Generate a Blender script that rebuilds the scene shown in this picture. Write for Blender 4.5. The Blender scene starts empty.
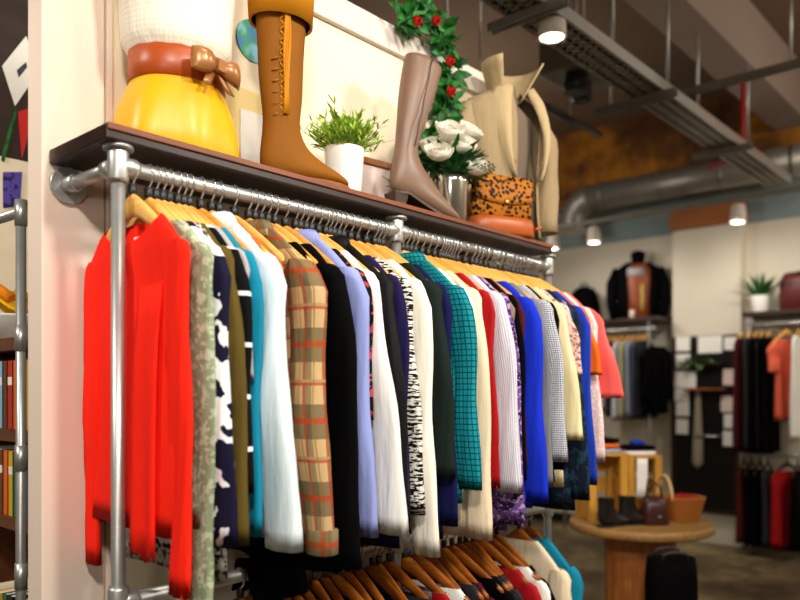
import bpy, bmesh, math, random
from mathutils import Vector, Matrix
S = bpy.context.scene
C = S.collection
PI = math.pi
rnd = random.Random(7)

# ------------------------------------------------------------------ camera
F = 755.0
TH = math.radians(41.8)
CT, ST = math.cos(TH), math.sin(TH)
EYE = 1.5
cd = bpy.data.cameras.new('camera')
cam = bpy.data.objects.new('camera', cd)
C.objects.link(cam)
cam.location = (0, 0, EYE)
cam.rotation_euler = (PI / 2, 0, TH - PI / 2)
cd.sensor_width = 36
cd.lens = F / 800 * 36
cd.shift_y = 90 / 800
cd.clip_start = 0.02
cd.dof.use_dof = True
cd.dof.focus_distance = 2.0
cd.dof.aperture_fstop = 1.8
S.camera = cam

def on_y(px, Y):                     # X of the vertical plane line seen at column px on the plane Y
    t = (px - 400) / F
    return Y * (CT + ST * t) / (ST - CT * t)
def on_x(px, X):                     # Y at column px on the plane X
    t = (px - 400) / F
    return X * (ST - CT * t) / (CT + ST * t)
def zat(x, y, py):                   # height seen at row py above the point x, y
    return EYE + (390 - py) / F * (CT * x + ST * y)

# ------------------------------------------------------------------ mesh builder
class MB:
    def __init__(s):
        s.v = []; s.f = []; s.uv = []; s.sm = []
    def face(s, idx, uv=None, smooth=True):
        s.f.append(idx); s.uv.append(uv or [(0, 0)] * len(idx)); s.sm.append(smooth)
    def box(s, c, size, rot=None, taper=None):
        b = len(s.v)
        M = rot.to_matrix() if hasattr(rot, 'to_matrix') else (rot if rot is not None else Matrix.Identity(3))
        hx, hy, hz = size[0] / 2, size[1] / 2, size[2] / 2
        for sx, sy, sz in ((-1,-1,-1),(1,-1,-1),(1,1,-1),(-1,1,-1),(-1,-1,1),(1,-1,1),(1,1,1),(-1,1,1)):
            k = (taper if (taper and sz < 0) else 1)
            s.v.append(Vector(c) + M @ Vector((sx * hx * k, sy * hy * k, sz * hz)))
        for q in ((0,3,2,1),(4,5,6,7),(0,1,5,4),(1,2,6,5),(2,3,7,6),(3,0,4,7)):
            p = [s.v[b + i] for i in q]
            n = (p[1] - p[0]).cross(p[2] - p[1])
            ax = max(range(3), key=lambda a: abs(n[a]))
            o = [a for a in range(3) if a != ax]
            s.face([b + i for i in q], [(w[o[0]], w[o[1]]) for w in p], False)
        return s
    def loft(s, rings, closed=True, cap0=False, cap1=False, smooth=True):
        n = len(rings[0]); b = len(s.v)
        big = max(rings, key=lambda r: sum((r[i] - r[i - 1]).length for i in range(1, n)))
        us = [0.0]
        for i in range(1, n): us.append(us[-1] + (big[i] - big[i - 1]).length)
        us.append(us[-1] + (big[0] - big[-1]).length)
        vs = [0.0]
        for k in range(1, len(rings)):
            vs.append(vs[-1] + sum((rings[k][i] - rings[k - 1][i]).length for i in range(n)) / n)
        for r in rings: s.v.extend(Vector(p) for p in r)
        m = n if closed else n - 1
        for k in range(len(rings) - 1):
            for i in range(m):
                j = (i + 1) % n
                s.face([b + k * n + i, b + k * n + j, b + (k + 1) * n + j, b + (k + 1) * n + i],
                       [(us[i], vs[k]), (us[i + 1], vs[k]), (us[i + 1], vs[k + 1]), (us[i], vs[k + 1])], smooth)
        if cap0: s.face([b + i for i in range(n)][::-1], None, False)
        if cap1: s.face([b + (len(rings) - 1) * n + i for i in range(n)], None, False)
        return s
    def tube(s, pts, r, n=10, caps=True, flat=1.0, up=None):
        pts = [Vector(p) for p in pts]
        rings = []
        ref = None
        for i, p in enumerate(pts):
            d = (pts[min(i + 1, len(pts) - 1)] - pts[max(i - 1, 0)]).normalized()
            if ref is None:
                u0 = Vector(up) if up else (Vector((0, 0, 1)) if abs(d.z) < 0.9 else Vector((1, 0, 0)))
            else: u0 = ref
            a = d.cross(u0)
            if a.length < 1e-5: a = d.cross(Vector((0.3, 0.8, 0.5)))
            a.normalize(); bb = a.cross(d).normalized(); ref = bb
            rr = r[i] if isinstance(r, (list, tuple)) else r
            rings.append([p + a * (rr * math.cos(q * 2 * PI / n)) + bb * (rr * flat * math.sin(q * 2 * PI / n)) for q in range(n)])
        return s.loft(rings, True, caps, caps)
    def lathe(s, prof, c=(0, 0, 0), n=24, cap=True):
        c = Vector(c)
        rings = [[c + Vector((r * math.cos(i * 2 * PI / n), r * math.sin(i * 2 * PI / n), z)) for i in range(n)] for r, z in prof]
        return s.loft(rings, True, cap, cap)
    def quad(s, pts, uv=None, smooth=False):
        b = len(s.v); s.v.extend(Vector(p) for p in pts)
        s.face(list(range(b, b + len(pts))), uv, smooth); return s
    def leaf(s, p, d, nrm, L, W, bend=0.2):
        p = Vector(p); d = Vector(d).normalized(); nrm = Vector(nrm)
        a = d.cross(nrm)
        if a.length < 1e-4: a = d.cross(Vector((0.37, 0.6, 0.2)))
        a.normalize(); up = a.cross(d).normalized()
        b = len(s.v)
        for t, w in ((0, .12), (.35, 1), (.7, .75), (1, .05)):
            q = p + d * (L * t) - up * (bend * L * t * t)
            s.v.append(q + a * (W / 2 * w)); s.v.append(q - up * W * .12 * w); s.v.append(q - a * (W / 2 * w))
        for k in range(3):
            for i in range(2):
                s.face([b + k * 3 + i, b + k * 3 + i + 1, b + k * 3 + 4 + i, b + k * 3 + 3 + i])
        return s
    def build(s, name, mat, parent=None, loc=(0, 0, 0), rotz=0, bevel=0, solid=0, sub=0, normals=True):
        me = bpy.data.meshes.new(name)
        me.from_pydata([tuple(v) for v in s.v], [], s.f)
        uvl = me.uv_layers.new(name='UVMap')
        k = 0
        for fi, f in enumerate(s.f):
            for j in range(len(f)):
                uvl.data[k].uv = s.uv[fi][j]; k += 1
        me.polygons.foreach_set('use_smooth', s.sm)
        if normals:
            bm = bmesh.new(); bm.from_mesh(me); bmesh.ops.recalc_face_normals(bm, faces=bm.faces); bm.to_mesh(me); bm.free()
        me.materials.append(mat)
        o = bpy.data.objects.new(name, me); C.objects.link(o)
        o.location = loc; o.rotation_euler = (0, 0, rotz)
        if parent: o.parent = parent
        if solid:
            m = o.modifiers.new('solid', 'SOLIDIFY'); m.thickness = solid; m.offset = 0
        if bevel:
            m = o.modifiers.new('bevel', 'BEVEL'); m.width = bevel; m.segments = 2; m.limit_method = 'ANGLE'
        if sub:
            m = o.modifiers.new('sub', 'SUBSURF'); m.levels = sub; m.render_levels = sub
        return o

def tag(o, label, cat, group=None, kind=None):
    if label: o['label'] = label
    if cat: o['category'] = cat
    if group: o['group'] = group
    if kind: o['kind'] = kind
    return o
def thing(name, label, cat, loc=(0, 0, 0), rotz=0, group=None):
    o = bpy.data.objects.new(name, None); C.objects.link(o)
    o.empty_display_size = .05
    o.location = loc; o.rotation_euler = (0, 0, rotz)
    return tag(o, label, cat, group)
def struct(name, mb, mat, **k):
    o = mb.build(name, mat, **k); o['kind'] = 'structure'; return o
def copy_tree(o, parent=None):
    c = o.copy(); C.objects.link(c); c.parent = parent
    for ch in o.children: copy_tree(ch, c)
    return c

# ------------------------------------------------------------------ materials
def srgb(h):
    if isinstance(h, str):
        h = h.lstrip('#'); h = [int(h[i:i + 2], 16) / 255 for i in (0, 2, 4)]
    return tuple((c / 12.92 if c <= .04045 else ((c + .055) / 1.055) ** 2.4) for c in h) + (1,)
class NT:
    def __init__(s, name):
        s.m = bpy.data.materials.new(name); s.m.use_nodes = True
        s.t = s.m.node_tree; s.b = s.t.nodes['Principled BSDF']
    def n(s, typ, **k):
        x = s.t.nodes.new(typ)
        for a, v in k.items():
            if a.startswith('i_'): x.inputs[a[2:].replace('_', ' ')].default_value = v
            else: setattr(x, a, v)
        return x
    def l(s, a, b): s.t.links.new(a, b)
    def math(s, op, a, b=None, c=None):
        x = s.n('ShaderNodeMath', operation=op)
        for i, q in enumerate((a, b, c)):
            if q is None: continue
            if isinstance(q, (int, float)): x.inputs[i].default_value = q
            else: s.l(q, x.inputs[i])
        return x.outputs[0]
    def mix(s, fac, a, b):
        x = s.n('ShaderNodeMix', data_type='RGBA')
        for q, i in ((fac, 0), (a, 6), (b, 7)):
            if isinstance(q, (int, float)): x.inputs[i].default_value = q
            elif isinstance(q, tuple): x.inputs[i].default_value = q
            else: s.l(q, x.inputs[i])
        return x.outputs[2]
    def coord(s, kind='Object'):
        return s.n('ShaderNodeTexCoord').outputs[kind]
    def noise(s, co, scale, detail=3, rough=.5, out=0):
        x = s.n('ShaderNodeTexNoise'); x.inputs['Scale'].default_value = scale
        x.inputs['Detail'].default_value = detail; x.inputs['Roughness'].default_value = rough
        s.l(co, x.inputs['Vector']); return x.outputs[out]
    def ramp(s, fac, stops, const=False):
        x = s.n('ShaderNodeValToRGB'); cr = x.color_ramp
        if const: cr.interpolation = 'CONSTANT'
        while len(cr.elements) < len(stops): cr.elements.new(.5)
        for e, (p, c) in zip(cr.elements, stops): e.position = p; e.color = c if len(c) == 4 else (*c, 1)
        s.l(fac, x.inputs[0]); return x.outputs[0]
    def bump(s, h, strength=.3, dist=.002):
        x = s.n('ShaderNodeBump'); x.inputs['Strength'].default_value = strength; x.inputs['Distance'].default_value = dist
        s.l(h, x.inputs['Height']); s.l(x.outputs[0], s.b.inputs['Normal'])
    def set(s, col=None, rough=.6, metal=0, spec=.4, **k):
        if col is not None:
            if isinstance(col, tuple): s.b.inputs['Base Color'].default_value = col
            else: s.l(col, s.b.inputs['Base Color'])
        s.b.inputs['Roughness'].default_value = rough; s.b.inputs['Metallic'].default_value = metal
        s.b.inputs['Specular IOR Level'].default_value = spec
        for a, v in k.items(): s.b.inputs[a.replace('_', ' ')].default_value = v
        return s.m
def plain(name, col, rough=.6, metal=0, spec=.4, nscale=8, var=.12, bump=0, bscale=60):
    t = NT(name); co = t.coord(); c = srgb(col)
    nz = t.noise(co, nscale)
    dk = tuple(x * (1 - var) for x in c[:3]) + (1,); lt = tuple(min(1, x * (1 + var)) for x in c[:3]) + (1,)
    if bump: t.bump(t.noise(co, bscale, 4), bump)
    return t.set(t.mix(nz, dk, lt), rough, metal, spec)
def wood(name, c1, c2, rough=.45, axis='X', scale=6, spec=.4):
    t = NT(name); co = t.coord(); mp = t.n('ShaderNodeMapping')
    sc = {'X': (.12, 1, 1), 'Y': (1, .12, 1), 'Z': (1, 1, .12)}[axis]
    mp.inputs['Scale'].default_value = tuple(q * scale * 4 for q in sc); t.l(co, mp.inputs[0])
    nz = t.noise(mp.outputs[0], 2.2, 6, .65)
    t.bump(nz, .15, .001)
    return t.set(t.ramp(nz, [(.3, srgb(c1)), (.7, srgb(c2))]), rough, 0, spec)
def emit(name, col, st):
    t = NT(name); t.set((0, 0, 0, 1), .5)
    t.b.inputs['Emission Color'].default_value = srgb(col); t.b.inputs['Emission Strength'].default_value = st
    return t.m
fab_count = 0
def fabric(name, col, pat=None, c2='#ffffff', c3='#000000', k=1.0, rough=.85, spec=.15, bump=.25):
    """cloth; patterns are laid out in the cloth's own u (around) and v (along) metres"""
    t = NT(name); uv = t.n('ShaderNodeUVMap').outputs[0]
    sp = t.n('ShaderNodeSeparateXYZ'); t.l(uv, sp.inputs[0]); u, v = sp.outputs[0], sp.outputs[1]
    a, b, c = srgb(col), srgb(c2), srgb(c3)
    def stripe(x, period, duty):
        return t.math('LESS_THAN', t.math('FRACT', t.math('MULTIPLY', x, 1 / (period * k))), duty)
    base = a
    if pat == 'hstripe': base = t.mix(stripe(v, .014, .4), a, b)
    elif pat == 'vstripe': base = t.mix(stripe(u, .012, .45), a, b)
    elif pat == 'bands': base = t.mix(stripe(v, .105, .09), a, b)
    elif pat == 'check':
        g = t.math('MULTIPLY', t.math('ADD', stripe(u, .012, .5), stripe(v, .012, .5)), .5); base = t.mix(g, a, b)
    elif pat == 'grid':
        g = t.math('MAXIMUM', stripe(u, .016, .2), stripe(v, .016, .2)); base = t.mix(g, a, b)
    elif pat == 'plaid':
        x1 = t.mix(t.math('MULTIPLY', stripe(v, .17, .45), .72), a, c)
        x2 = t.mix(t.math('MULTIPLY', stripe(u, .06, .4), .55), x1, c)
        x3 = t.mix(t.math('MULTIPLY', stripe(t.math('ADD', v, .14), .085, .16), .8), x2, b)
        x4 = t.mix(t.math('MULTIPLY', stripe(t.math('ADD', u, .045), .06, .16), .6), x3, b)
        x5 = t.mix(t.math('MULTIPLY', stripe(t.math('ADD', v, .055), .17, .04), .8), x4, srgb('#a8926a'))
        base = t.mix(t.math('MULTIPLY', stripe(t.math('ADD', u, .04), .0425, .07), .7), x5, srgb('#8a6a1c'))
    elif pat in ('floral', 'floral2'):
        n1 = t.noise(uv, 17 / k, 2.5, .6); m1 = t.math('GREATER_THAN', n1, .535)
        base = t.mix(m1, a, b)
        if pat == 'floral2':
            n2 = t.noise(uv, 41 / k, 2, .5); base = t.mix(t.math('GREATER_THAN', n2, .57), base, c)
    elif pat == 'speck':
        n1 = t.noise(uv, 85 / k, 3, .6); base = t.mix(t.math('GREATER_THAN', n1, .53), a, b)
    elif pat == 'knit':
        mp = t.n('ShaderNodeMapping'); mp.inputs['Scale'].default_value = (30 / k, 160 / k, 1); t.l(uv, mp.inputs[0])
        base = t.mix(t.math('GREATER_THAN', t.noise(mp.outputs[0], 1, 2, .6), .5), a, b)
    elif pat == 'leopard':
        vo = t.n('ShaderNodeTexVoronoi'); vo.inputs['Scale'].default_value = 55 / k; t.l(uv, vo.inputs['Vector'])
        d = vo.outputs['Distance']; nn = t.noise(uv, 40, 2)
        dd = t.math('ADD', d, t.math('MULTIPLY', nn, .35))
        base = t.ramp(dd, [(0, a), (.42, c), (.66, b), (1, b)], True)
    co = t.coord()
    nz = t.noise(co, 5, 2)
    if isinstance(base, tuple):
        base = t.mix(nz, tuple(x * .9 for x in base[:3]) + (1,), tuple(min(1, x * 1.1) for x in base[:3]) + (1,))
    mf = t.n('ShaderNodeMapping'); mf.inputs['Scale'].default_value = (1, 1, .16); t.l(co, mf.inputs[0])
    fold = t.noise(mf.outputs[0], 26, 3, .55); fine = t.noise(co, 380, 2)
    t.bump(t.math('ADD', t.math('MULTIPLY', fold, 1.0), t.math('MULTIPLY', fine, .04)), min(1, bump * 2.4), .012)
    m = t.set(base, rough, 0, spec)
    return m

M = {}
M['galv'] = plain('galvanised_steel', '#b9b9b6', .38, .75, .5, 25, .15, .05, 90)
M['galv_dark'] = plain('dull_galvanised_steel', '#8f8b82', .45, .6, .5, 12, .2)
M['chrome'] = plain('chrome_wire', '#d4d4d4', .22, .9)
M['black_plastic'] = plain('black_plastic', '#1a1a1c', .4)
M['hanger'] = wood('blond_hanger_wood', '#d99a40', '#f2c06a', .38, 'Y', 8)
M['hanger2'] = wood('amber_hanger_wood', '#cf8630', '#e8a850', .38, 'Y', 8)
M['hanger_dim'] = wood('dimmed_hanger_wood', '#80410f', '#aa601c', .35, 'Y', 8)  # hanger wood darkened for the weaker light at the lower rail
M['hanger4'] = wood('dark_hanger_wood', '#1c0f07', '#3a2010', .4, 'Y', 8)
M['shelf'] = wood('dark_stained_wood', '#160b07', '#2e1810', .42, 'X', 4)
M['shelf_bg'] = wood('dark_shelf_wood', '#1e100a', '#38200f', .5, 'Y', 4)
M['pine'] = wood('pine_boards', '#b27a22', '#d6a040', .5, 'Z', 5)
M['pine_top'] = wood('light_table_wood', '#7e5a2c', '#a67e46', .5, 'X', 5)
M['oak'] = wood('warm_oak', '#7b4416', '#a2612a', .5, 'Z', 5)
M['bookcase'] = wood('brown_bookcase_wood', '#4a2614', '#6e3c1e', .45, 'Y', 4)
M['wall'] = plain('cream_wall_paint', '#eedfc4', .8, 0, .2, 2.5, .03, .05, 40)
M['pillar'] = plain('beige_pillar_paint', '#e9d6c6', .75, 0, .2, 2.5, .04, .05, 40)
M['trimwhite'] = plain('offwhite_trim_paint', '#dcd2c6', .7, 0, .2, 3, .03)
M['backwall'] = plain('offwhite_plaster', '#d9d0bd', .85, 0, .2, 1.5, .06, .05, 20)
M['bluegrey'] = plain('bluegrey_plaster', '#8b9b9c', .85, 0, .2, 3, .12)
M['ceiling'] = plain('brown_ceiling_paint', '#76614f', .85, 0, .2, 2, .1)
M['beam'] = plain('mauve_beam_paint', '#97857a', .8, 0, .2, 2, .08)
M['cone_black'] = plain('black_board', '#0d0b0a', .35)
M['paper'] = plain('white_paper', '#eeeae2', .8, 0, .2, 6, .03)
M['paperpink'] = plain('pinkish_paper', '#e6cfc6', .8, 0, .2, 6, .03)
M['white_ceramic'] = plain('white_ceramic', '#f1eee8', .3, 0, .5, 4, .02)
M['silver'] = plain('silver_pot_metal', '#c9c4ba', .18, .95, .5, 10, .1)
M['redpipe'] = plain('red_painted_pipe', '#a61c1c', .5)
M['led'] = emit('warm_lamp_lens', '#fff0d8', 14)
# ------------------------------------------------------------------ the room
WY = 1.75            # face of the partition the rack stands against
X0, X1 = .737, 2.52
def bricks():
    t = NT('rusty_brick_wall'); co = t.coord()
    n1 = t.noise(co, .9, 5, .65); n2 = t.noise(co, 7, 4, .6)
    c = t.ramp(n1, [(.36, srgb('#4a3020')), (.48, srgb('#7a4e24')), (.58, srgb('#c98228')), (.70, srgb('#6a4026'))])
    t.bump(n2, .3, .01)
    return t.set(t.mix(t.math('MULTIPLY', n2, .5), c, srgb('#2b1d18')), .9, 0, .2)
def floor_mat():
    t = NT('worn_concrete_floor'); co = t.coord()
    n1 = t.noise(co, 1.6, 6, .65); n2 = t.noise(co, 9, 4, .6)
    c = t.ramp(n1, [(.36, srgb('#43382a')), (.52, srgb('#6e5e44')), (.64, srgb('#a39268'))])
    t.bump(n2, .1, .003)
    return t.set(t.mix(t.math('MULTIPLY', n2, .4), c, srgb('#574634')), .5, 0, .35)
M['brick'] = bricks(); M['floor'] = floor_mat()
RX0, RX1, RY0, RY1, CH = -2.6, 7.75, -2.2, 6.6, 4.4
struct('floor', MB().box(((RX0 + RX1) / 2, (RY0 + RY1) / 2, -.05), (RX1 - RX0, RY1 - RY0, .1)), M['floor'])
struct('ceiling', MB().box(((RX0 + RX1) / 2, (RY0 + RY1) / 2, CH + .05), (RX1 - RX0 + .2, RY1 - RY0 + .2, .1)), M['ceiling'])
XB = 7.65
def wallx(name, x, z0, z1, mat): return struct(name, MB().box((x + .05, (RY0 + RY1) / 2, (z0 + z1) / 2), (.1, RY1 - RY0, z1 - z0)), mat)
wallx('wall_back', XB, 0, 3.1, M['backwall'])
wallx('wall_back_upper', XB, 3.1, 3.52, M['bluegrey'])
wallx('wall_back_top', XB, 3.52, CH, M['brick'])
wallx('wall_behind', RX0 - .1, 0, CH, M['backwall'])
struct('wall_left', MB().box(((RX0 + RX1) / 2, RY1 + .05, CH / 2), (RX1 - RX0, .1, CH)), M['backwall'])
struct('wall_right', MB().box(((RX0 + RX1) / 2, RY0 - .05, CH / 2), (RX1 - RX0, .1, CH)), M['backwall'])
struct('baseboard_back', MB().box((XB - .01, (RY0 + RY1) / 2, .05), (.02, RY1 - RY0, .1)), M['cone_black'])
# free-standing partition the rack and shelf are fixed to
struct('wall_partition', MB().box(((X0 + .02 + X1) / 2, WY + .045, 1.33), (X1 - X0 - .02, .07, 2.66)), M['wall'])
struct('wall_pillar', MB().box(((X0 + .886) / 2, WY + .04, 1.33), (.886 - X0, .08, 2.66)), M['pillar'], bevel=.004)
struct('trim_1', MB().box(((X0 + X1) / 2, WY + .04, 2.705), (X1 - X0 + .01, .1, .09)), M['trimwhite'], bevel=.003)
struct('trim_2', MB().box((.897, WY + .003, 1.33), (.016, .016, 2.65)), M['pillar'], bevel=.003)
# beam under the ceiling
struct('trim_3', MB().box((4.6, 1.95, 4.165), (6.1, .3, .47)), M['beam'], bevel=.01)
# back column
cy0, cy1 = on_x(741, 7.5), on_x(672, 7.5)
struct('wall_column', MB().box((7.575, (cy0 + cy1) / 2, 1.55), (.15, cy1 - cy0, 3.1)), M['backwall'], bevel=.01)
struct('trim_4', MB().box((7.56, (cy0 + cy1) / 2, 3.2), (.18, cy1 - cy0 + .04, .2)), wood('orange_beam_wood', '#8a4a1c', '#b26a2c', .6, 'Y', 3), bevel=.01)
struct('trim_5', MB().box((7.615, on_x(505, 7.6), 3.33), (.07, .16, .42)), M['brick'])
struct('trim_6', MB().box((7.6, on_x(600, 7.6) + .4, 3.58), (.1, 3.4, .12)), M['oak'], bevel=.01)

# ------------------------------------------------------------------ ceiling services
# ventilation duct along the back wall with an elbow turned down
dX, dz, dr = 7.2, 3.5, .135
yr, ye = on_x(830, dX), on_x(592, dX)
t = thing('ventilation_duct', 'round galvanised ventilation duct with a downturned elbow high on the back wall', 'duct', (dX, yr, dz - dr))
b = MB()
pts = [(0, 0, 0), (0, ye - yr, 0)]
b.tube(pts, dr, 20)
b.build('duct_pipe', M['galv_dark'], t, (0, 0, dr))
b = MB(); arc = []
for i in range(9):
    a = i * PI / 2 / 8; arc.append((0, (ye - yr) + .22 * math.sin(a), -.22 + .22 * math.cos(a)))
arc.append((0, ye - yr + .22, -.3))
b.tube(arc, dr * 1.06, 20); b.build('elbow', M['galv_dark'], t, (0, 0, dr))
b = MB()
b.tube([(0, ye - yr + .22, -.29), (0, ye - yr + .22, -.33)], dr * 1.3, 24); b.build('rim_flange', M['galv'], t, (0, 0, dr))
for k in range(4):
    q = MB(); yy = .25 + k * .6
    q.tube([(0, yy, 0), (0, yy + .03, 0)], dr * 1.05, 20); q.build('joint_band', M['galv_dark'], t, (0, 0, dr))

# track light rail along Y
tX, tz = 6.5, 3.06
t = thing('light_track', 'long grey spotlight track running below the duct', 'light track', (tX, on_x(700, tX), tz))
MB().box((0, .6, .02), (.04, 4.2, .04)).build('track', plain('dull_grey_track', '#6f6a60', .6), t)
def spot(px, X, z, label, aim=(0, 0), k=1.0, group='spotlights on the track'):
    y = on_x(px, X)
    s = thing('track_spotlight', label, 'spotlight', (X, y, z), 0, group)
    b = MB(); b.lathe([(.02, .0), (.052, -.02), (.062, -.10), (.066, -.16), (.058, -.162), (.05, -.14)], n=20); b.build('lamp_housing', M['trimwhite'], s)
    b = MB(); b.lathe([(.05, -.150), (.05, -.155)], n=20); b.build('lens', M['led'], s)
    MB().tube([(0, 0, 0), (0, 0, .06)], .012, 8).build('stem', M['galv_dark'], s)
    return s
for px, lb in ((553, 'small lit spotlight on the track beside the shelf end'), (594, 'small lit spotlight on the track below the duct elbow'),
               (738, 'small lit spotlight on the track above the back column')):
    spot(px, tX, tz - .02, lb)

# cable tray on threaded rods
tzz = 3.2
b = MB(); xa, xb, ya, yb = 2.3, 6.75, 1.74, 1.93
t = thing('cable_tray', 'long perforated steel cable tray hung on thin rods', 'cable tray', (xa, ya, tzz))
MB().box(((xb - xa) / 2, 0, .03), (xb - xa, .012, .06)).build('side_rail', M['galv'], t)
MB().box(((xb - xa) / 2, yb - ya, .03), (xb - xa, .012, .06)).build('side_rail', M['galv_dark'], t)
b = MB(); n = 74
for i in range(n):
    b.box((.03 + i * (xb - xa - .06) / (n - 1), (yb - ya) / 2, .005), (.042, yb - ya, .006))
for yy in (.03, .095, .16): b.box(((xb - xa) / 2, yy, .005), (xb - xa, .022, .006))
b.build('perforated_base', M['galv_dark'], t)
b = MB()
for k in range(5):
    b.tube([(i * .37, .04 + k * .026 + .008 * math.sin(i * 1.3 + k), .02 + .006 * (k % 2)) for i in range(12)], .009, 6)
b.build('cables', M['black_plastic'], t)
# struts crossing below the tray
def strut(px1, py1, px2, py2, X, z, label, mat='galv_dark'):
    p1 = Vector((X, on_x(px1, X), z)); p2 = Vector((X, on_x(px2, X), z))
    o = thing('strut_channel', label, 'strut', tuple((p1 + p2) / 2), 0, 'steel struts under the ceiling')
    L = abs(p1.y - p2.y)
    b = MB(); b.box((0, 0, .035), (.04, L, .006)); b.box((-.02, 0, .017), (.005, L, .04)); b.box((.02, 0, .017), (.005, L, .04))
    b.build('channel', M[mat], o)
    b = MB(); kk = max(2, int(L / .12))
    for i in range(kk): b.box((0, -L / 2 + (i + .5) * L / kk, .039), (.014, .05, .003))
    b.build('slots', M['black_plastic'], o)
    return o
def strut_at(px1, px2, px, py, z, label, mat='galv_dark'):
    Z = (z - EYE) / ((390 - py) / F); tt = (px - 400) / F
    strut(px1, 0, px2, 0, Z * (CT + ST * tt), z, label, mat)
strut_at(670, 805, 700, 92, 3.3, 'long steel strut right of the cable tray')
strut_at(596, 676, 640, 104, 3.16, 'steel strut crossing under the middle of the cable tray')
strut_at(693, 752, 722, 154, 3.16, 'short steel strut under the far end of the cable tray')
strut_at(490, 566, 530, 18, 3.16, 'steel strut under the near end of the cable tray', 'galv')
def rod(px, py0, X, label, mat='galv', r=.008, z0=None):
    y = on_x(px, X); zz = zat(X, y, py0)
    o = MB().tube([(0, 0, 0), (0, 0, CH - zz)], r, 8).build('threaded_rod' if mat == 'galv' else 'sprinkler_pipe', M[mat], None, (X, y, zz))
    return tag(o, label, 'rod' if mat == 'galv' else 'pipe', 'threaded rods under the ceiling' if mat == 'galv' else None)
for px, py, X, lb in ((611, 108, 4.4, 'thin steel rod left of the beam, holding the tray'), (668, 92, 4.45, 'thin steel rod holding the end of the long strut'),
                  (698, 118, 5.2, 'thin steel rod passing the tray, second right of the beam'), (748, 150, 5.9, 'thin steel rod beside the red pipe'),
                  (791, 60, 5.2, 'thin steel rod nearest the right picture edge'), (447, 62, 3.4, 'thin steel rod left of the trench coat collar'), (480, 60, 3.6, 'thin steel rod above the trench coat collar')):
    rod(px, py, X, lb)
y_ = on_x(743, 6.2)
o = MB().tube([(0, 0, CH), (0, 0, 3.42), (.02, .03, 3.36), (.05, .12, 3.33), (.1, .3, 3.32)], .018, 10).build('sprinkler_pipe', M['redpipe'], None, (6.2, y_, 0))
tag(o, 'thin red sprinkler pipe dropping from the ceiling', 'pipe')
# bulky lamp and black bracket near the tray
Zl = (3.12 - EYE) / ((390 - 38) / F)
tl = (552 - 400) / F
lx, ly = Zl * (CT + ST * tl), Zl * (ST - CT * tl)
s = thing('ceiling_spotlight', 'bright round spotlight under the near end of the cable tray', 'spotlight', (lx, ly, 3.12))
MB().lathe([(.03, .09), (.062, .07), (.066, .0), (.058, -.002), (.052, .015)], n=24).build('lamp_housing', M['trimwhite'], s)
MB().lathe([(.052, .008), (.052, .003)], n=24).build('lens', M['led'], s)
def at_z(px, py, z):
    Z = (z - EYE) / ((390 - py) / F); tt = (px - 400) / F
    return Vector((Z * (CT + ST * tt), Z * (ST - CT * tt), z))
p1, p2 = at_z(543, 105, 3.2), at_z(600, 135, 3.2)
o = thing('conduit', 'short dark conduit right of the trench coat collar', 'conduit', tuple(p1))
MB().tube([p1 - p1, (p2 - p1) * .5, p2 - p1], .02, 8).build('pipe', M['black_plastic'], o)
q = (p2 - p1) * .45
MB().tube([q, (q.x, q.y, CH - p1.z)], .006, 6).build('drop_rod', M['galv'], o)
p = at_z(580, 80, 3.3)
o = thing('air_unit', 'dark ventilation box hanging left of the cable tray', 'ventilation unit', tuple(p))
MB().box((0, 0, .1), (.42, .3, .2)).build('casing', M['galv_dark'], o, bevel=.01)
MB().lathe([(.06, 0), (.075, -.05), (.07, -.1), (.05, -.1)], (-.08, -.02, 0)).build('nozzle', M['black_plastic'], o)
MB().lathe([(.05, 0), (.06, -.05), (.055, -.08), (.04, -.08)], (.12, .05, 0)).build('nozzle', M['black_plastic'], o)
b = MB()
for sx, sy in ((-.18, -.12), (.18, -.12), (-.18, .12), (.18, .12)): b.tube([(sx, sy, .2), (sx, sy, CH - p.z)], .005, 6)
b.build('drop_rods', M['galv'], o)

# ------------------------------------------------------------------ pipe rack and shelf
RYY, RZ, LZ = 1.51, 1.974, 1.05
PR = .0158
xs = (.794, 1.672, 2.54)
rack = thing('pipe_rack', 'two-tier galvanised pipe clothes rack below the wall shelf', 'clothes rack', (xs[0], RYY, 0))
def P(px): return px - xs[0]
for x in xs:
    MB().tube([(P(x), 0, .0), (P(x), 0, 2.01)], PR * .92, 16).build('post', M['galv'], rack)
MB().tube([(0, 0, RZ), (P(xs[2]), 0, RZ)], PR, 16).build('upper_rail', M['galv'], rack)
MB().tube([(0, 0, LZ), (P(xs[2]), 0, LZ)], PR, 16).build('lower_rail', M['galv'], rack)
for z in (RZ, LZ):
    for x in xs:
        b = MB()
        b.tube([(P(x), 0, z - .034), (P(x), 0, z - .028), (P(x), 0, z + .028), (P(x), 0, z + .034)], [.0205, .022, .022, .0205], 16)
        for sg in (-1, 1):
            if (x == xs[0] and sg < 0) or (x == xs[2] and sg > 0): continue
            b.tube([(P(x), 0, z), (P(x) + sg * .036, 0, z), (P(x) + sg * .042, 0, z)], [.0212, .0212, .019], 16)
        b.build('pipe_fitting', M['galv'], rack)
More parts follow.
